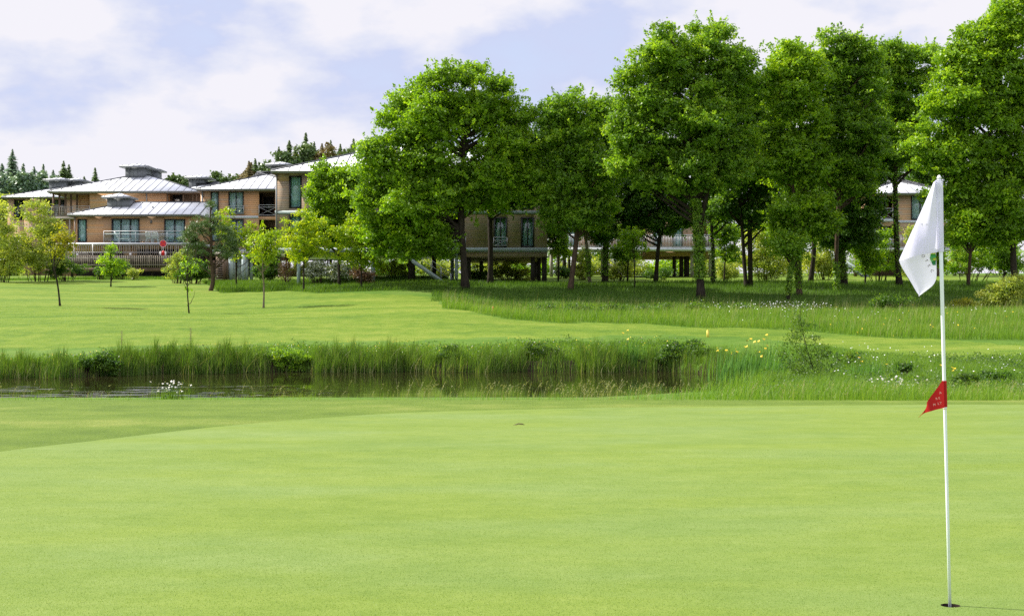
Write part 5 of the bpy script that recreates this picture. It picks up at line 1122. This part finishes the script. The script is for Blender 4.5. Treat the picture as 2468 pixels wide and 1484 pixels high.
# near bank of the pond: a fringe that thickens towards the right
n = 50000; x, y = scatter(-60, 2560, 25.6, 29.5, n); u, v = bearing(x, y, terrain(x, y))
dens = np.interp(u, [0, 300, 700, 1000, 1250, 1500, 1750, 1880, 2468], [0.05, 0.07, 0.04, 0.06, 0.05, 0.07, 0.16, 0.80, 0.95]) * (0.55 + 0.45 * np.sin(u * 0.021) * np.sin(u * 0.009 + 1))
k = rng.random(n) < dens; x, y, u = x[k], y[k], u[k]
hh = rng.uniform(0.3, 1.0, len(x)) ** 1.6 * np.interp(u, [0, 900, 1300, 1800, 1900, 2468], [0.22, 0.24, 0.28, 0.40, 0.50, 0.46])
grass_obj('bank_grass', 'loose grass fringe on the near bank of the pond', x, y, hh, rng.uniform(0.004, 0.009, len(x)), 'grass_long', 0.35, 3, 0.5)
n = 560; u = np.concatenate([rng.normal(1450, 110, 170), rng.normal(1010, 50, 20), rng.normal(1180, 50, 20), rng.uniform(-20, 1900, 70), rng.normal(1790, 30, 20), rng.uniform(1880, 2500, 260)]); d_ = rng.uniform(26.0, 28.5, n)
x = (u - CU) * d_ / F; hh = rng.uniform(0.16, 0.42, n)
V1, F1, m1 = blades(x, d_, hh, np.full(n, 0.005), 0.35, 4, None, (0.25, 0))
tip = V1.reshape(n, m1, 3)[:, -1]; pre = V1.reshape(n, m1, 3)[:, -2]
dirv = tip - pre; dirv /= np.linalg.norm(dirv, axis=1)[:, None] + 1e-9
rp = np.repeat(np.arange(n), 9); tt = rng.uniform(-0.13, 0.0, len(rp))
V2, F2 = leaves(tip[rp] + dirv[rp] * tt[:, None] + rng.normal(0, 0.006, (len(rp), 3)), unit(len(rp)), 0.022, 0.009)
V = np.concatenate([V1, V2]); tt_ = np.concatenate([np.repeat(np.clip(rng.normal(0.35, 0.2, n), 0, 1), m1), np.full(len(V2), 0.75)])
Fc = [tuple(f) for f in F1] + [tuple(f + len(V1)) for f in F2]
tag(ob('seed_grass', make_mesh('seed_grass', V, Fc, M['grass_straw'], False, tt_)), 'straw-pale bending seed grass on the near pond bank', 'grass', kind='stuff')
# slope right of the pond
n = 125000; x, y = scatter(1600, 2560, 27, 60, n); u, v = bearing(x, y, terrain(x, y)); k = (pond_s(x, y) < -0.2) & (fairway_mask(x, y) < 0.5) & (rng.random(n) < np.interp(u, [1600, 1880], [0, 1]) ** 1.3); x, y = x[k], y[k]
hh = rng.uniform(0.12, 0.60, len(x)) * np.interp(y, [27, 32, 45, 54, 60], [0.6, 1.0, 1.05, 0.6, 0.35]) * (0.75 + 0.35 * np.sin(x * 1.1 + 0.8 * np.sin(y * 0.7)))
grass_obj('slope_grass', 'lush mixed grass on the slope right of the pond', x, y, hh, rng.uniform(0.007, 0.016, len(x)), 'grass_long', 0.35, 3, 0.36, 0.28)
# herbs among it
def herbs(name, label, x, y, hmax, size, mat, n_each=10):
    n = len(x); z = terrain(x, y); r = np.repeat(np.arange(n), n_each); m = len(r); hh = rng.uniform(0.3, 1, n) * hmax
    c = np.stack([x[r] + rng.normal(0, size * 1.5, m), y[r] + rng.normal(0, size * 1.5, m), z[r] + hh[r] * rng.uniform(0.1, 1.0, m)], 1)
    nr = unit(m) * 0.7 + [0, -0.1, 0.7]; nr /= np.linalg.norm(nr, axis=1)[:, None]
    V, Fc = leaves(c, nr, size * rng.uniform(0.6, 1.4, m), size * 0.6)
    tn = np.repeat(np.clip(rng.normal(0.5, 0.25, n), 0, 1), n_each)
    return tag(ob(name, make_mesh(name, V, Fc, M[mat], False, np.repeat(np.clip(tn + rng.normal(0, 0.1, m), 0, 1), 4))), label, 'plants', kind='stuff')
n = 3500; x, y = scatter(1860, 2560, 29, 52, n); k = pond_s(x, y) < -0.3; herbs('slope_herbs', 'broad-leaved weeds in the grass right of the pond', x[k], y[k], 0.42, 0.07, 'leaf_herb', 12)
# far bank: low vegetation, then reeds at the water's edge
def edge_scatter(u0, u1, back0, back1, n):
    u = rng.uniform(u0, u1, n); d = np.full(n, 53.0)
    for _ in range(4): d = far_edge((u - CU) * d / F) + 0.35 * np.sin((u - CU) * d / F * 1.3) + 0.2 * np.sin((u - CU) * d / F * 2.9 + 1)
    d = d + rng.uniform(back0, back1, n); return u, (u - CU) * d / F, d
u, x, y = edge_scatter(-260, 1900, 0.3, 5.4, 66000)
grass_obj('far_bank_grass', 'rank grass on the far bank of the pond', x, y, rng.uniform(0.08, 0.30, len(x)), rng.uniform(0.010, 0.02, len(x)), 'grass_long', 0.4, 2, 0.5)
k = rng.random(len(x)) < 0.022; herbs('far_bank_herbs', 'broad-leaved weeds on the far bank', x[k], y[k], 0.38, 0.085, 'leaf_herb', 12)
ru = [-60, 0, 160, 190, 230, 265, 420, 600, 665, 715, 790, 900, 1000, 1060, 1140, 1260, 1270, 1385, 1400, 1470, 1490, 1600, 1700, 1720, 1880]
rdn = [.5, .6, .75, .2, .1, .9, 1., .8, .25, .2, .9, 1., .85, .3, .7, .6, .25, .3, 1., .9, .5, .3, .35, .6, .5]
rht = 0.84 * np.array([.85, .9, 1.0, .7, .6, 1.1, 1.2, 1.15, .5, .5, 1.15, 1.2, 1.05, .8, 1.1, .95, .8, .9, 1.25, 1.15, 1.0, .8, .8, .9, .8])
u, x, y = edge_scatter(-260, 1900, -0.5, 0.8, 46000)
tuft = 0.5 + 0.5 * np.sin(u * 0.11 + 2 * np.sin(u * 0.031)); k = rng.random(len(u)) < np.interp(u, ru, rdn) * (0.45 + 0.55 * tuft)
u, x, y = u[k], x[k], y[k]; z = np.maximum(terrain(x, y) - 0.02, -0.85)
hh = np.interp(u, ru, rht) * rng.uniform(0.5, 1.12, len(u)) * (0.72 + 0.40 * tuft[k] * (0.6 + 0.4 * np.sin(u * 0.29)))
grass_obj('reeds', 'dense dark green reeds standing along the far edge of the pond', x, y, hh, rng.uniform(0.012, 0.024, len(u)), 'reed', 0.19, 3, 0.45, 0.3, z=z, wind=(0.03, -0.02))
k = rng.random(len(u)) < 0.10
grass_obj('dead_reeds', 'last year\'s straw-brown stems standing and leaning among the reeds', x[k], y[k] - 0.12, hh[k] * rng.uniform(0.5, 1.0, k.sum()), 0.016, 'grass_straw', 0.4, 3, 0.3, 0.25, z=z[k])
# scattered small flowers in the meadow
def flowers(name, label, x, y, z, r, mat):
    n = len(x); nr = unit(n) * 0.5 + [0, -0.35, 0.8]; nr /= np.linalg.norm(nr, axis=1)[:, None]
    V, Fc = leaves(np.stack([x, y, z], 1), nr, r * rng.uniform(0.7, 1.2, n), r * 0.9)
    return tag(ob(name, make_mesh(name, V, Fc, M[mat])), label, 'flowers', kind='stuff')
u = np.concatenate([rng.normal(1890, 75, 200), rng.uniform(1700, 2468, 40)]); d_ = np.concatenate([rng.normal(75.5, 1.3, 200), rng.uniform(66, 77, 40)]); x = (u - CU) * d_ / F
flowers('meadow_daisies', 'haze of tiny white daisies in the meadow grass beyond the fairway', x, d_, terrain(x, d_) + rng.uniform(0.35, 0.75, len(x)), 0.055, 'petal_white')
x, y = scatter(1960, 2520, 38, 58, 170); k = (fairway_mask(x, y) < 0.5) & (pond_s(x, y) < 0); x, y = x[k], y[k]
flowers('slope_daisies', 'scattered white daisies on the slope right of the pond', x, y, terrain(x, y) + rng.uniform(0.25, 0.5, len(x)), 0.05, 'petal_white')
u, x, y = edge_scatter(0, 1800, 1.5, 5.2, 260); flowers('bank_buttercups', 'tiny yellow buttercups along the top of the far bank', x, y, terrain(x, y) + rng.uniform(0.2, 0.4, len(x)), 0.045, 'petal_yellow')
x, y = scatter(1950, 2520, 60, 77, 40); flowers('meadow_buttercups', 'tiny yellow flowers in the meadow grass', x, y, terrain(x, y) + rng.uniform(0.3, 0.6, len(x)), 0.07, 'petal_yellow')

# flowering clumps one can point at
def flower_clump(name, label, cat, u, v, d, w, hmin, hmax, nf, petal, mat_leaf, nb, bw, fsize, group, centre=None, lean=0.2, fl_iris=False, stalks=True):
    x0 = X(u, d); z0 = tz(x0, d); T = Thing(name, label, cat, (x0, d, z0), group)
    hw = w * d / F / 2
    bx = x0 + rng.normal(0, hw * 0.5, nb); by = d + rng.normal(0, hw * 0.35, nb); bz = terrain(bx, by) - 0.02; bz = np.maximum(bz, -0.85)
    V, Fc, m = blades(bx, by, rng.uniform(hmin * 0.6, hmax * 0.85, nb), rng.uniform(0.7, 1.2, nb) * bw, lean, 3, bz)
    T.part('leaves', (V, Fc), M[mat_leaf], tint=np.repeat(np.clip(rng.normal(0.5, 0.22, nb), 0, 1), m))
    for i in range(nf):
        fx_, fy_ = x0 + rng.normal(0, hw * 0.55), d + rng.normal(0, hw * 0.3) - 0.05; zb = max(tz(fx_, fy_), -0.8); h = rng.uniform(hmin, hmax)
        tip = np.array([fx_ + rng.normal(0.02, 0.05), fy_ + rng.normal(0, 0.03), zb + h]); c = tip - T.base
        mb = MB(); k = 5 if fl_iris else 9
        nrm = np.array([rng.normal(0.05, 0.35), -0.45 + rng.normal(0, 0.3), 0.8]); nrm /= np.linalg.norm(nrm)
        a = np.cross(nrm, [0.3, 1, 0.2]); a /= np.linalg.norm(a); b = np.cross(nrm, a)
        for j in range(k):
            th_ = 2 * np.pi * j / k; e = np.cos(th_) * a + np.sin(th_) * b; s = np.cross(nrm, e)
            dz = nrm * fsize * ((0.35 if j % 2 else -0.3) if fl_iris else 0.0)
            mb.add([tip, tip + e * fsize * 0.5 + s * fsize * (0.3 if fl_iris else 0.17) + nrm * fsize * 0.1, tip + e * fsize + dz, tip + e * fsize * 0.5 - s * fsize * (0.3 if fl_iris else 0.17) + nrm * fsize * 0.1], [(0, 1, 2, 3)])
        f = T.part('flower', mb, M[petal])
        if centre: T.part('flower_centre', MB().tube([tip - nrm * 0.002, tip + nrm * fsize * 0.2], [fsize * 0.28, fsize * 0.2], 8), M[centre], f)
        T.part('stalk', MB().tube([(fx_, fy_, zb - 0.02), ((fx_ + tip[0]) / 2 - 0.01, (fy_ + tip[1]) / 2, zb + h * 0.55), tip - nrm * 0.004], [0.004, 0.0035, 0.003], 5), M['reed'], f)
    return T
flower_clump('daisy_clump', 'white ox-eye daisies standing against the dark water at left, near bank', 'daisies', 412, 960, 28.2, 95, 0.12, 0.36, 30, 'petal_white', 'grass_long', 260, 0.006, 0.024, 'daisy clumps on the near bank', 'petal_yellow')
flower_clump('daisy_clump', 'denser bank of white ox-eye daisies left of the red pennant', 'daisies', 2146, 960, 29.5, 92, 0.16, 0.46, 80, 'petal_white', 'grass_long', 420, 0.007, 0.026, 'daisy clumps on the near bank', 'petal_yellow')
IG = 'yellow flag irises at the right end of the pond'
flower_clump('yellow_iris', 'largest yellow iris clump, right of the yellow stake at the pond end', 'iris', 1800, 905, 48.5, 150, 0.95, 1.45, 12, 'petal_yellow', 'iris_leaf', 420, 0.040, 0.058, IG, None, 0.12, True)
flower_clump('yellow_iris', 'iris clump standing in the water at the foot of the largest one', 'iris', 1850, 920, 46, 110, 0.8, 1.25, 3, 'petal_yellow', 'iris_leaf', 220, 0.036, 0.052, IG, None, 0.12, True)
flower_clump('yellow_iris', 'small iris clump on the far bank left of the dark leafy clump', 'iris', 1518, 890, 55.3, 60, 0.8, 1.2, 4, 'petal_yellow', 'iris_leaf', 120, 0.026, 0.055, IG, None, 0.12, True)
flower_clump('yellow_iris', 'iris clump on the slope between the sapling and the daisies', 'iris', 2085, 920, 41, 120, 0.5, 0.95, 4, 'petal_yellow', 'iris_leaf', 200, 0.022, 0.042, IG, None, 0.15, True)
flower_clump('yellow_iris', 'iris clump on the slope right of the flagstick', 'iris', 2330, 900, 39, 130, 0.35, 0.7, 5, 'petal_yellow', 'iris_leaf', 120, 0.02, 0.042, IG, None, 0.15, True)
# two tall reddish sorrel stems left of centre
for u, lb in ((458, 'tall reddish dock stem rising above the reeds'), (292, 'shorter reddish dock stem left of the taller one')):
    d = 57.5; x = X(u, d); z0 = tz(x, d); h = 1.05 if u > 400 else 0.95
    T = Thing('dock_plant', lb, 'plant', (x, d, z0), 'dock stems above the reeds')
    T.part('stem', MB().tube([(x, d, z0 - .05), (x + 0.03, d, z0 + h)], [0.012, 0.006], 6), M['bark_pale'])
    V, Fc = leaves(np.stack([x + 0.03 + rng.normal(0, 0.035, 160), d + rng.normal(0, 0.03, 160), z0 + h * rng.uniform(0.5, 1.02, 160)], 1), unit(160), 0.024, 0.014); T.part('seed_head', (V, Fc), M['leaf_brown'], tint=np.repeat(rng.uniform(0.3, 1, 160), 4))
# stakes
d = on_ground(1706, 812, 58, 64); x = X(1706, d); z0 = tz(x, d)
T = Thing('marker_stake', 'yellow hazard stake standing at the edge of the fairway above the pond', 'stake', (x, d, z0)); T.part('post', MB().box(x - 0.055, x + 0.055, d - 0.03, d + 0.03, z0 - 0.1, Z(796, d)), M['stake_yellow']); T.part('top', MB().tube([(x, d, Z(796, d)), (x, d, Z(794.5, d))], [0.05, 0.02], 8), M['stake_yellow'])
d = on_ground(1187, 750, 66, 77); x = X(1187, d); z0 = tz(x, d)
T = Thing('marker_stake', 'small red hazard stake in the long grass below the broad maple', 'stake', (x, d, z0)); T.part('post', MB().tube([(x, d, z0 - 0.1), (x + 0.03, d, Z(739, d))], 0.04, 8), M['stake_red']); T.part('top', MB().tube([(x + 0.03, d, Z(739, d)), (x + 0.032, d, Z(738, d))], [0.04, 0.02], 8), M['stake_red'])
# bit of brown turf lying on the green
x0, y0 = X(1253, 20.1), 20.1
mb = MB(); mb.tube([(x0 - 0.06, y0, 0.012), (x0 - 0.02, y0 + 0.015, 0.02), (x0 + 0.03, y0, 0.018), (x0 + 0.065, y0 - 0.01, 0.008)], [0.004, 0.008, 0.008, 0.003], 7); mb.tube([(x0 - 0.09, y0 - 0.02, 0.006), (x0 - 0.04, y0 - 0.01, 0.012)], [0.003, 0.006], 5)
tag(ob('dead_leaf', make_mesh('dead_leaf', np.concatenate(mb.V), mb.F, M['leaf_brown'], True, np.full(sum(len(v) for v in mb.V), 0.2))), 'curled brown dead leaf lying on the putting green', 'leaf')

# ------------------------------------------------------------------ flagstick
d = 7.924
Fg = Thing('golf_flagstick', 'white golf flagstick with a drooping white flag and a small red pennant below', 'flagstick', (CUPX, d, -0.14))
top = P(2263.5, 431, d); bot = np.array([CUPX, d, -0.14])
def on_pole(v): t = (Z(v, d) - bot[2]) / (top[2] - bot[2]); return bot + (top - bot) * t
Fg.part('pole', MB().tube([bot, on_pole(1200), on_pole(700), top], [0.0088, 0.0088, 0.0105, 0.0105], 16), M['pole'], smooth=True)
Fg.part('finial', MB().tube([top, top + [0, 0, 0.006], top + [0, 0, 0.012], top + [0, 0, 0.018], top + [0, 0, 0.021]], [0.013, 0.0135, 0.010, 0.007, 0.002], 12), M['white'], smooth=True)
uvp = lambda u, v, y: np.array([(u - CU) * d / F, d + y, H - (v - CV) * d / F])
# cloth: sleeve, front fall, fold, back fall as one sheet
sl0 = [on_pole(435), on_pole(607)]
nr, nc = 30, 26
rows = []
for t in np.linspace(0, 1, nr):
    pv = on_pole(435 + 172 * t); r = np.array([0.021, 0, 0]) * (1 - 0.3 * t)
    row = []
    # sleeve round the pole
    for a in np.linspace(-0.2 * np.pi, -1.0 * np.pi, 6): row.append(pv + [0.0225 * (1 - 0.25 * t) * math.cos(a), 0.016 * math.sin(a), 0])
    fold = uvp(2252 + (2168 - 2252) * t ** 1.02, 438 + (628 - 438) * t, 0.012)
    # lower hem sags to the left
    for s in np.linspace(0, 1, nc)[1:]:
        a = row[5]; p = a + (fold - a) * s
        p[1] = d - 0.012 - 0.035 * math.sin(math.pi * s) * (0.35 + 0.65 * t) + 0.024 * s + 0.008 * math.sin(7 * s + 5 * t) * s * (1 - s) * 4
        p[2] += -0.004 * math.sin(math.pi * s) * t + 0.012 * t * math.sin(math.pi * s) ** 2
        row.append(p)
    rows.append(row)
V = np.array(rows).reshape(-1, 3); w = 6 + nc - 1
Fc = [(i * w + j, i * w + j + 1, (i + 1) * w + j + 1, (i + 1) * w + j) for i in range(nr - 1) for j in range(w - 1)]
# back fall, hanging from the left fold behind the front
L_ = [(2201, 553), (2187, 585), (2176, 610), (2168, 628), (2178, 648), (2190, 667), (2200, 684), (2210, 702), (2218, 714)]
R_ = [(2252, 545), (2257, 570), (2260, 595), (2261, 615), (2262, 636), (2263, 655), (2262.5, 672), (2255, 688), (2220, 713.5)]
Lp = np.array(L_, float); Rp = np.array(R_, float); tq = np.linspace(0, 8, 33)
def sm_curve(p):
    q = np.stack([np.interp(tq, range(9), p[:, i]) for i in (0, 1)], 1)
    for _ in range(2): q[1:-1] = 0.25 * q[:-2] + 0.5 * q[1:-1] + 0.25 * q[2:]
    return q
Lq, Rq = sm_curve(Lp), sm_curve(Rp)
def back_y(s, t): return 0.012 + 0.026 * min(1, s * 5) + 0.006 * math.sin(5 * s + 3 * t)
B_ = []
for i in range(33):
    for s in np.linspace(0, 1, 22):
        u, v = Lq[i] + (Rq[i] - Lq[i]) * s; B_.append(uvp(u, v, back_y(s, i / 32)))
o = len(V); V = np.concatenate([V, B_]); Fc += [(o + i * 22 + j, o + (i + 1) * 22 + j, o + (i + 1) * 22 + j + 1, o + i * 22 + j + 1) for i in range(32) for j in range(21)]
flag = Fg.part('flag', (V, Fc), M['flag'], smooth=True)
hem = MB().tube([on_pole(435.5) + [-0.022, -0.017, 0], on_pole(435.5) + [0.0, -0.0185, 0], on_pole(435.5) + [0.022, -0.012, 0]], 0.0025, 6); hem.tube([on_pole(441) + [-0.021, -0.0165, 0], on_pole(441) + [0.0, -0.018, 0], on_pole(441) + [0.021, -0.012, 0]], 0.0012, 6)
Fg.part('hem', hem, M['flag'], flag)
def glyph(ch, u, v, hgt, ang, y, mat, parent, mirror=False, name='lettering'):
    cu = bpy.data.curves.new('glyph', 'FONT'); cu.body = ch; cu.align_x = 'CENTER'; cu.align_y = 'CENTER'; cu.extrude = 0.0
    to = bpy.data.objects.new('glyph', cu); col.objects.link(to); dg = bpy.context.evaluated_depsgraph_get()
    me = to.evaluated_get(dg).to_mesh(); G = np.array([tuple(v_.co) for v_ in me.vertices]); Ff = [tuple(p.vertices) for p in me.polygons]
    to.evaluated_get(dg).to_mesh_clear(); bpy.data.objects.remove(to); bpy.data.curves.remove(cu)
    gh = 0.72; s = hgt / gh; c_, s_ = math.cos(ang), math.sin(ang); gx_, gy_ = G[:, 0] * s * (-1 if mirror else 1), G[:, 1] * s
    gx_, gy_ = gx_ - (gx_.max() + gx_.min()) / 2, gy_ - (gy_.max() + gy_.min()) / 2
    gx_, gy_ = gx_ * c_ - gy_ * s_, gx_ * s_ + gy_ * c_
    c = uvp(u, v, y); V = np.stack([c[0] + gx_, np.full(len(G), c[1]), c[2] + gy_], 1)
    V2 = V + [0, 0.0012, 0]; n_ = len(V)
    return (np.concatenate([V, V2]), Ff + [tuple(i + n_ for i in f[::-1]) for f in Ff])
def vx(zx, zy): return ((2880 + zx / 3.533) / 1.34765, (560 + zy / 3.533) / 1.34765)
lt = MB()
for ch, zx, zy in (('O', 435, 957), ('T', 472, 1010), ('E', 503, 1068), ('C', 537, 1127)):
    u, v = vx(zx, zy); lt.add(*glyph(ch, u, v, 0.0165, -math.radians(58), 0.024, None, None))
Fg.part('lettering', lt, M['ink'], flag)
ft = MB()
for ch, zx, zy in (('H', 436, 607), ('P', 378, 607)):
    u, v = vx(zx, zy); ft.add(*glyph(ch, u, v, 0.0145, math.radians(2), -0.047, None, None, True))
Fg.part('lettering', ft, M['ink_faint'], flag, label='faint mirrored letters showing through the front of the flag')
def poly(pts, y):
    V = [uvp(*vx(a, b), y) for a, b in pts]; n = len(V); V2 = [v + [0, 0.001, 0] for v in V]
    return MB().add(V + V2, [tuple(range(n)), tuple(range(2 * n - 1, n - 1, -1))] + [(i, (i + 1) % n, n + (i + 1) % n, n + i) for i in range(n)])
em = None
for nm, mat, pts in (('emblem', 'em_green', [(520, 935), (580, 935), (585, 975), (512, 985)]), ('emblem_facet', 'em_lime', [(528, 903), (580, 903), (580, 935), (520, 935)]), ('emblem_facet', 'em_mid', [(512, 985), (548, 980), (552, 1010), (530, 1030)]),
                     ('emblem_facet', 'em_lime', [(552, 1010), (548, 980), (585, 975), (583, 1005)]), ('emblem_facet', 'em_dark', [(530, 1030), (552, 1010), (583, 1005), (580, 1062), (545, 1062)])):
    q = Fg.part(nm, poly(pts, 0.026 if nm == 'emblem' else 0.0245), M[mat], flag if em is None else None) if em is None else Fg.part('emblem_facet', poly(pts, 0.026), M[mat], flag)
    em = em or q
Fg.part('print_patch', poly([(468, 905), (510, 905), (505, 922), (488, 930)], 0.026), M['ink_peach'], flag)
# red pennant
def px(zx, zy): return ((2960 + zx / 8.244) / 1.34765, (1200 + zy / 8.244) / 1.34765)
up_ = np.array([px(*p) for p in ((870, 298), (800, 305), (740, 350), (690, 430), (620, 520), (550, 620), (480, 720), (430, 800), (395, 870), (398, 960), (385, 1050), (330, 1150), (225, 1285))])
lo_ = np.array([px(*p) for p in ((885, 1008), (830, 1018), (770, 1030), (710, 1042), (650, 1055), (600, 1068), (550, 1084), (500, 1100), (460, 1115), (420, 1135), (380, 1160), (330, 1200), (228, 1296))])
q = np.linspace(0, 12, 40)
upq = np.stack([np.interp(q, range(13), up_[:, i]) for i in (0, 1)], 1); loq = np.stack([np.interp(q, range(13), lo_[:, i]) for i in (0, 1)], 1)
V = []; ncol = 12
pr = lambda s, t: -0.013 - 0.03 * math.sin(math.pi * min(1, s * 1.15)) - 0.01 * math.sin(3.2 * s * math.pi + 1.2 * t) * s + 0.03 * s
for j in range(7):      # sleeve
    a = -0.05 * np.pi - j / 6 * 0.95 * np.pi
    for t in np.linspace(0, 1, ncol):
        p = on_pole(917 + 63 * t); V.append(p + [0.0135 * math.cos(a), 0.0135 * math.sin(a), 0])
for i in range(1, 40):
    for t in np.linspace(0, 1, ncol):
        u, v = upq[i] + (loq[i] - upq[i]) * t; V.append(uvp(u, v, pr(i / 39, t)))
R_n = 7 + 39
pen = Fg.part('pennant', (np.array(V), [(i * ncol + j, i * ncol + j + 1, (i + 1) * ncol + j + 1, (i + 1) * ncol + j) for i in range(R_n - 1) for j in range(ncol - 1)]), M['pennant'], smooth=True)
pt = MB()
for ch, zx, zy, h_, an in (('A', 690, 600, 0.014, 0.35), ('R', 590, 755, 0.012, 0.25), ('E', 660, 740, 0.012, 0.25), ('M', 530, 915, 0.013, 0.2), ('L', 640, 885, 0.013, 0.12), ('T', 700, 875, 0.013, 0.12)):
    u, v = px(zx, zy); i = int(np.argmin(abs(upq[:, 0] - u))); pt.add(*glyph(ch, u, v, h_, an, -0.062, None, None))
Fg.part('lettering', pt, M['pennant_print'], pen)
Fg.part('collar', MB().tube([on_pole(981), on_pole(985)], [0.012, 0.0115], 12), M['white'])

# ------------------------------------------------------------------ sky, sun, camera
SUN_EL, SUN_AZ = math.radians(42), math.radians(-72)      # azimuth from +Y, negative to the left
w = bpy.data.worlds.new('World'); sc.world = w; w.use_nodes = True; nt = w.node_tree; nt.nodes.clear()
wo = nd(nt, 'ShaderNodeOutputWorld'); bg = nd(nt, 'ShaderNodeBackground'); bg.inputs['Strength'].default_value = 0.12
sky = nd(nt, 'ShaderNodeTexSky', sky_type='NISHITA'); sky.sun_disc = False; sky.sun_elevation = SUN_EL; sky.sun_rotation = SUN_AZ; sky.dust_density = 1.2; sky.air_density = 1.0
tc = nd(nt, 'ShaderNodeTexCoord').outputs['Generated']
sepw = nd(nt, 'ShaderNodeSeparateXYZ'); nt.links.new(tc, sepw.inputs[0])
mp = nd(nt, 'ShaderNodeMapping'); mp.inputs['Scale'].default_value = (1.0, 1.0, 2.1); mp.inputs['Location'].default_value = (0.31, 0.0, 0.12); nt.links.new(tc, mp.inputs['Vector'])
c1 = noise(nt, mp.outputs['Vector'], 8.5, 8, 0.52); c2 = noise(nt, mp.outputs['Vector'], 3.1, 5, 0.5)
cov = math_(nt, 'ADD', math_(nt, 'MULTIPLY', c1, 0.80), math_(nt, 'MULTIPLY', c2, 0.30))
lowz = nd(nt, 'ShaderNodeMapRange'); lowz.inputs['From Min'].default_value = 0.02; lowz.inputs['From Max'].default_value = 0.15; lowz.inputs['To Min'].default_value = 0.07; lowz.inputs['To Max'].default_value = 0.0; nt.links.new(sepw.outputs['Z'], lowz.inputs['Value'])
cov = math_(nt, 'ADD', cov, lowz.outputs[0])
shade = ramp(nt, cov, [(0.475, (3.1, 3.38, 4.55)), (0.54, (3.85, 3.98, 4.66)), (0.60, (4.52, 4.45, 4.78))])
mask = ramp(nt, cov, [(0.38, (0.82, 0.82, 0.82)), (0.50, (1, 1, 1))])
skyc = mixc(nt, mask, sky.outputs[0], shade)
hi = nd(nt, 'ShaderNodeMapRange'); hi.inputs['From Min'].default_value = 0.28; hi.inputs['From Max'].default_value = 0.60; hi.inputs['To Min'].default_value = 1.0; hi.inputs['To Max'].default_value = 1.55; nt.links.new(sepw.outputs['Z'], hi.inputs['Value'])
vm = nd(nt, 'ShaderNodeVectorMath', operation='SCALE'); nt.links.new(skyc, vm.inputs[0]); nt.links.new(hi.outputs[0], vm.inputs['Scale']); skyc = vm.outputs[0]   # fill added to the unseen upper sky, lifting the shaded lodge walls
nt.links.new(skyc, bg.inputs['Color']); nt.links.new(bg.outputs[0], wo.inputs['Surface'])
sl = bpy.data.lights.new('sun', 'SUN'); sl.energy = 4.7; sl.angle = math.radians(1.0); sl.color = (1.0, 0.95, 0.85)
so = ob('sun', sl)
to_sun = Vector((math.sin(SUN_AZ) * math.cos(SUN_EL), math.cos(SUN_AZ) * math.cos(SUN_EL), math.sin(SUN_EL)))
so.rotation_euler = to_sun.to_track_quat('Z', 'Y').to_euler(); so.location = (-60, 60, 60)
cam = bpy.data.cameras.new('camera'); cam.sensor_width = 36.0; cam.lens = 50.0; cam.clip_end = 5000; cam.clip_start = 0.05
co = ob('camera', cam, loc=(0, 0, H)); co.rotation_euler = (math.pi / 2, 0, 0); sc.camera = co
sc.view_settings.view_transform = 'Standard'; sc.view_settings.look = 'None'; sc.view_settings.exposure = 0.75; sc.view_settings.gamma = 1.0
sc.cycles.use_denoising = False; sc.cycles.max_bounces = 6; sc.cycles.transparent_max_bounces = 8
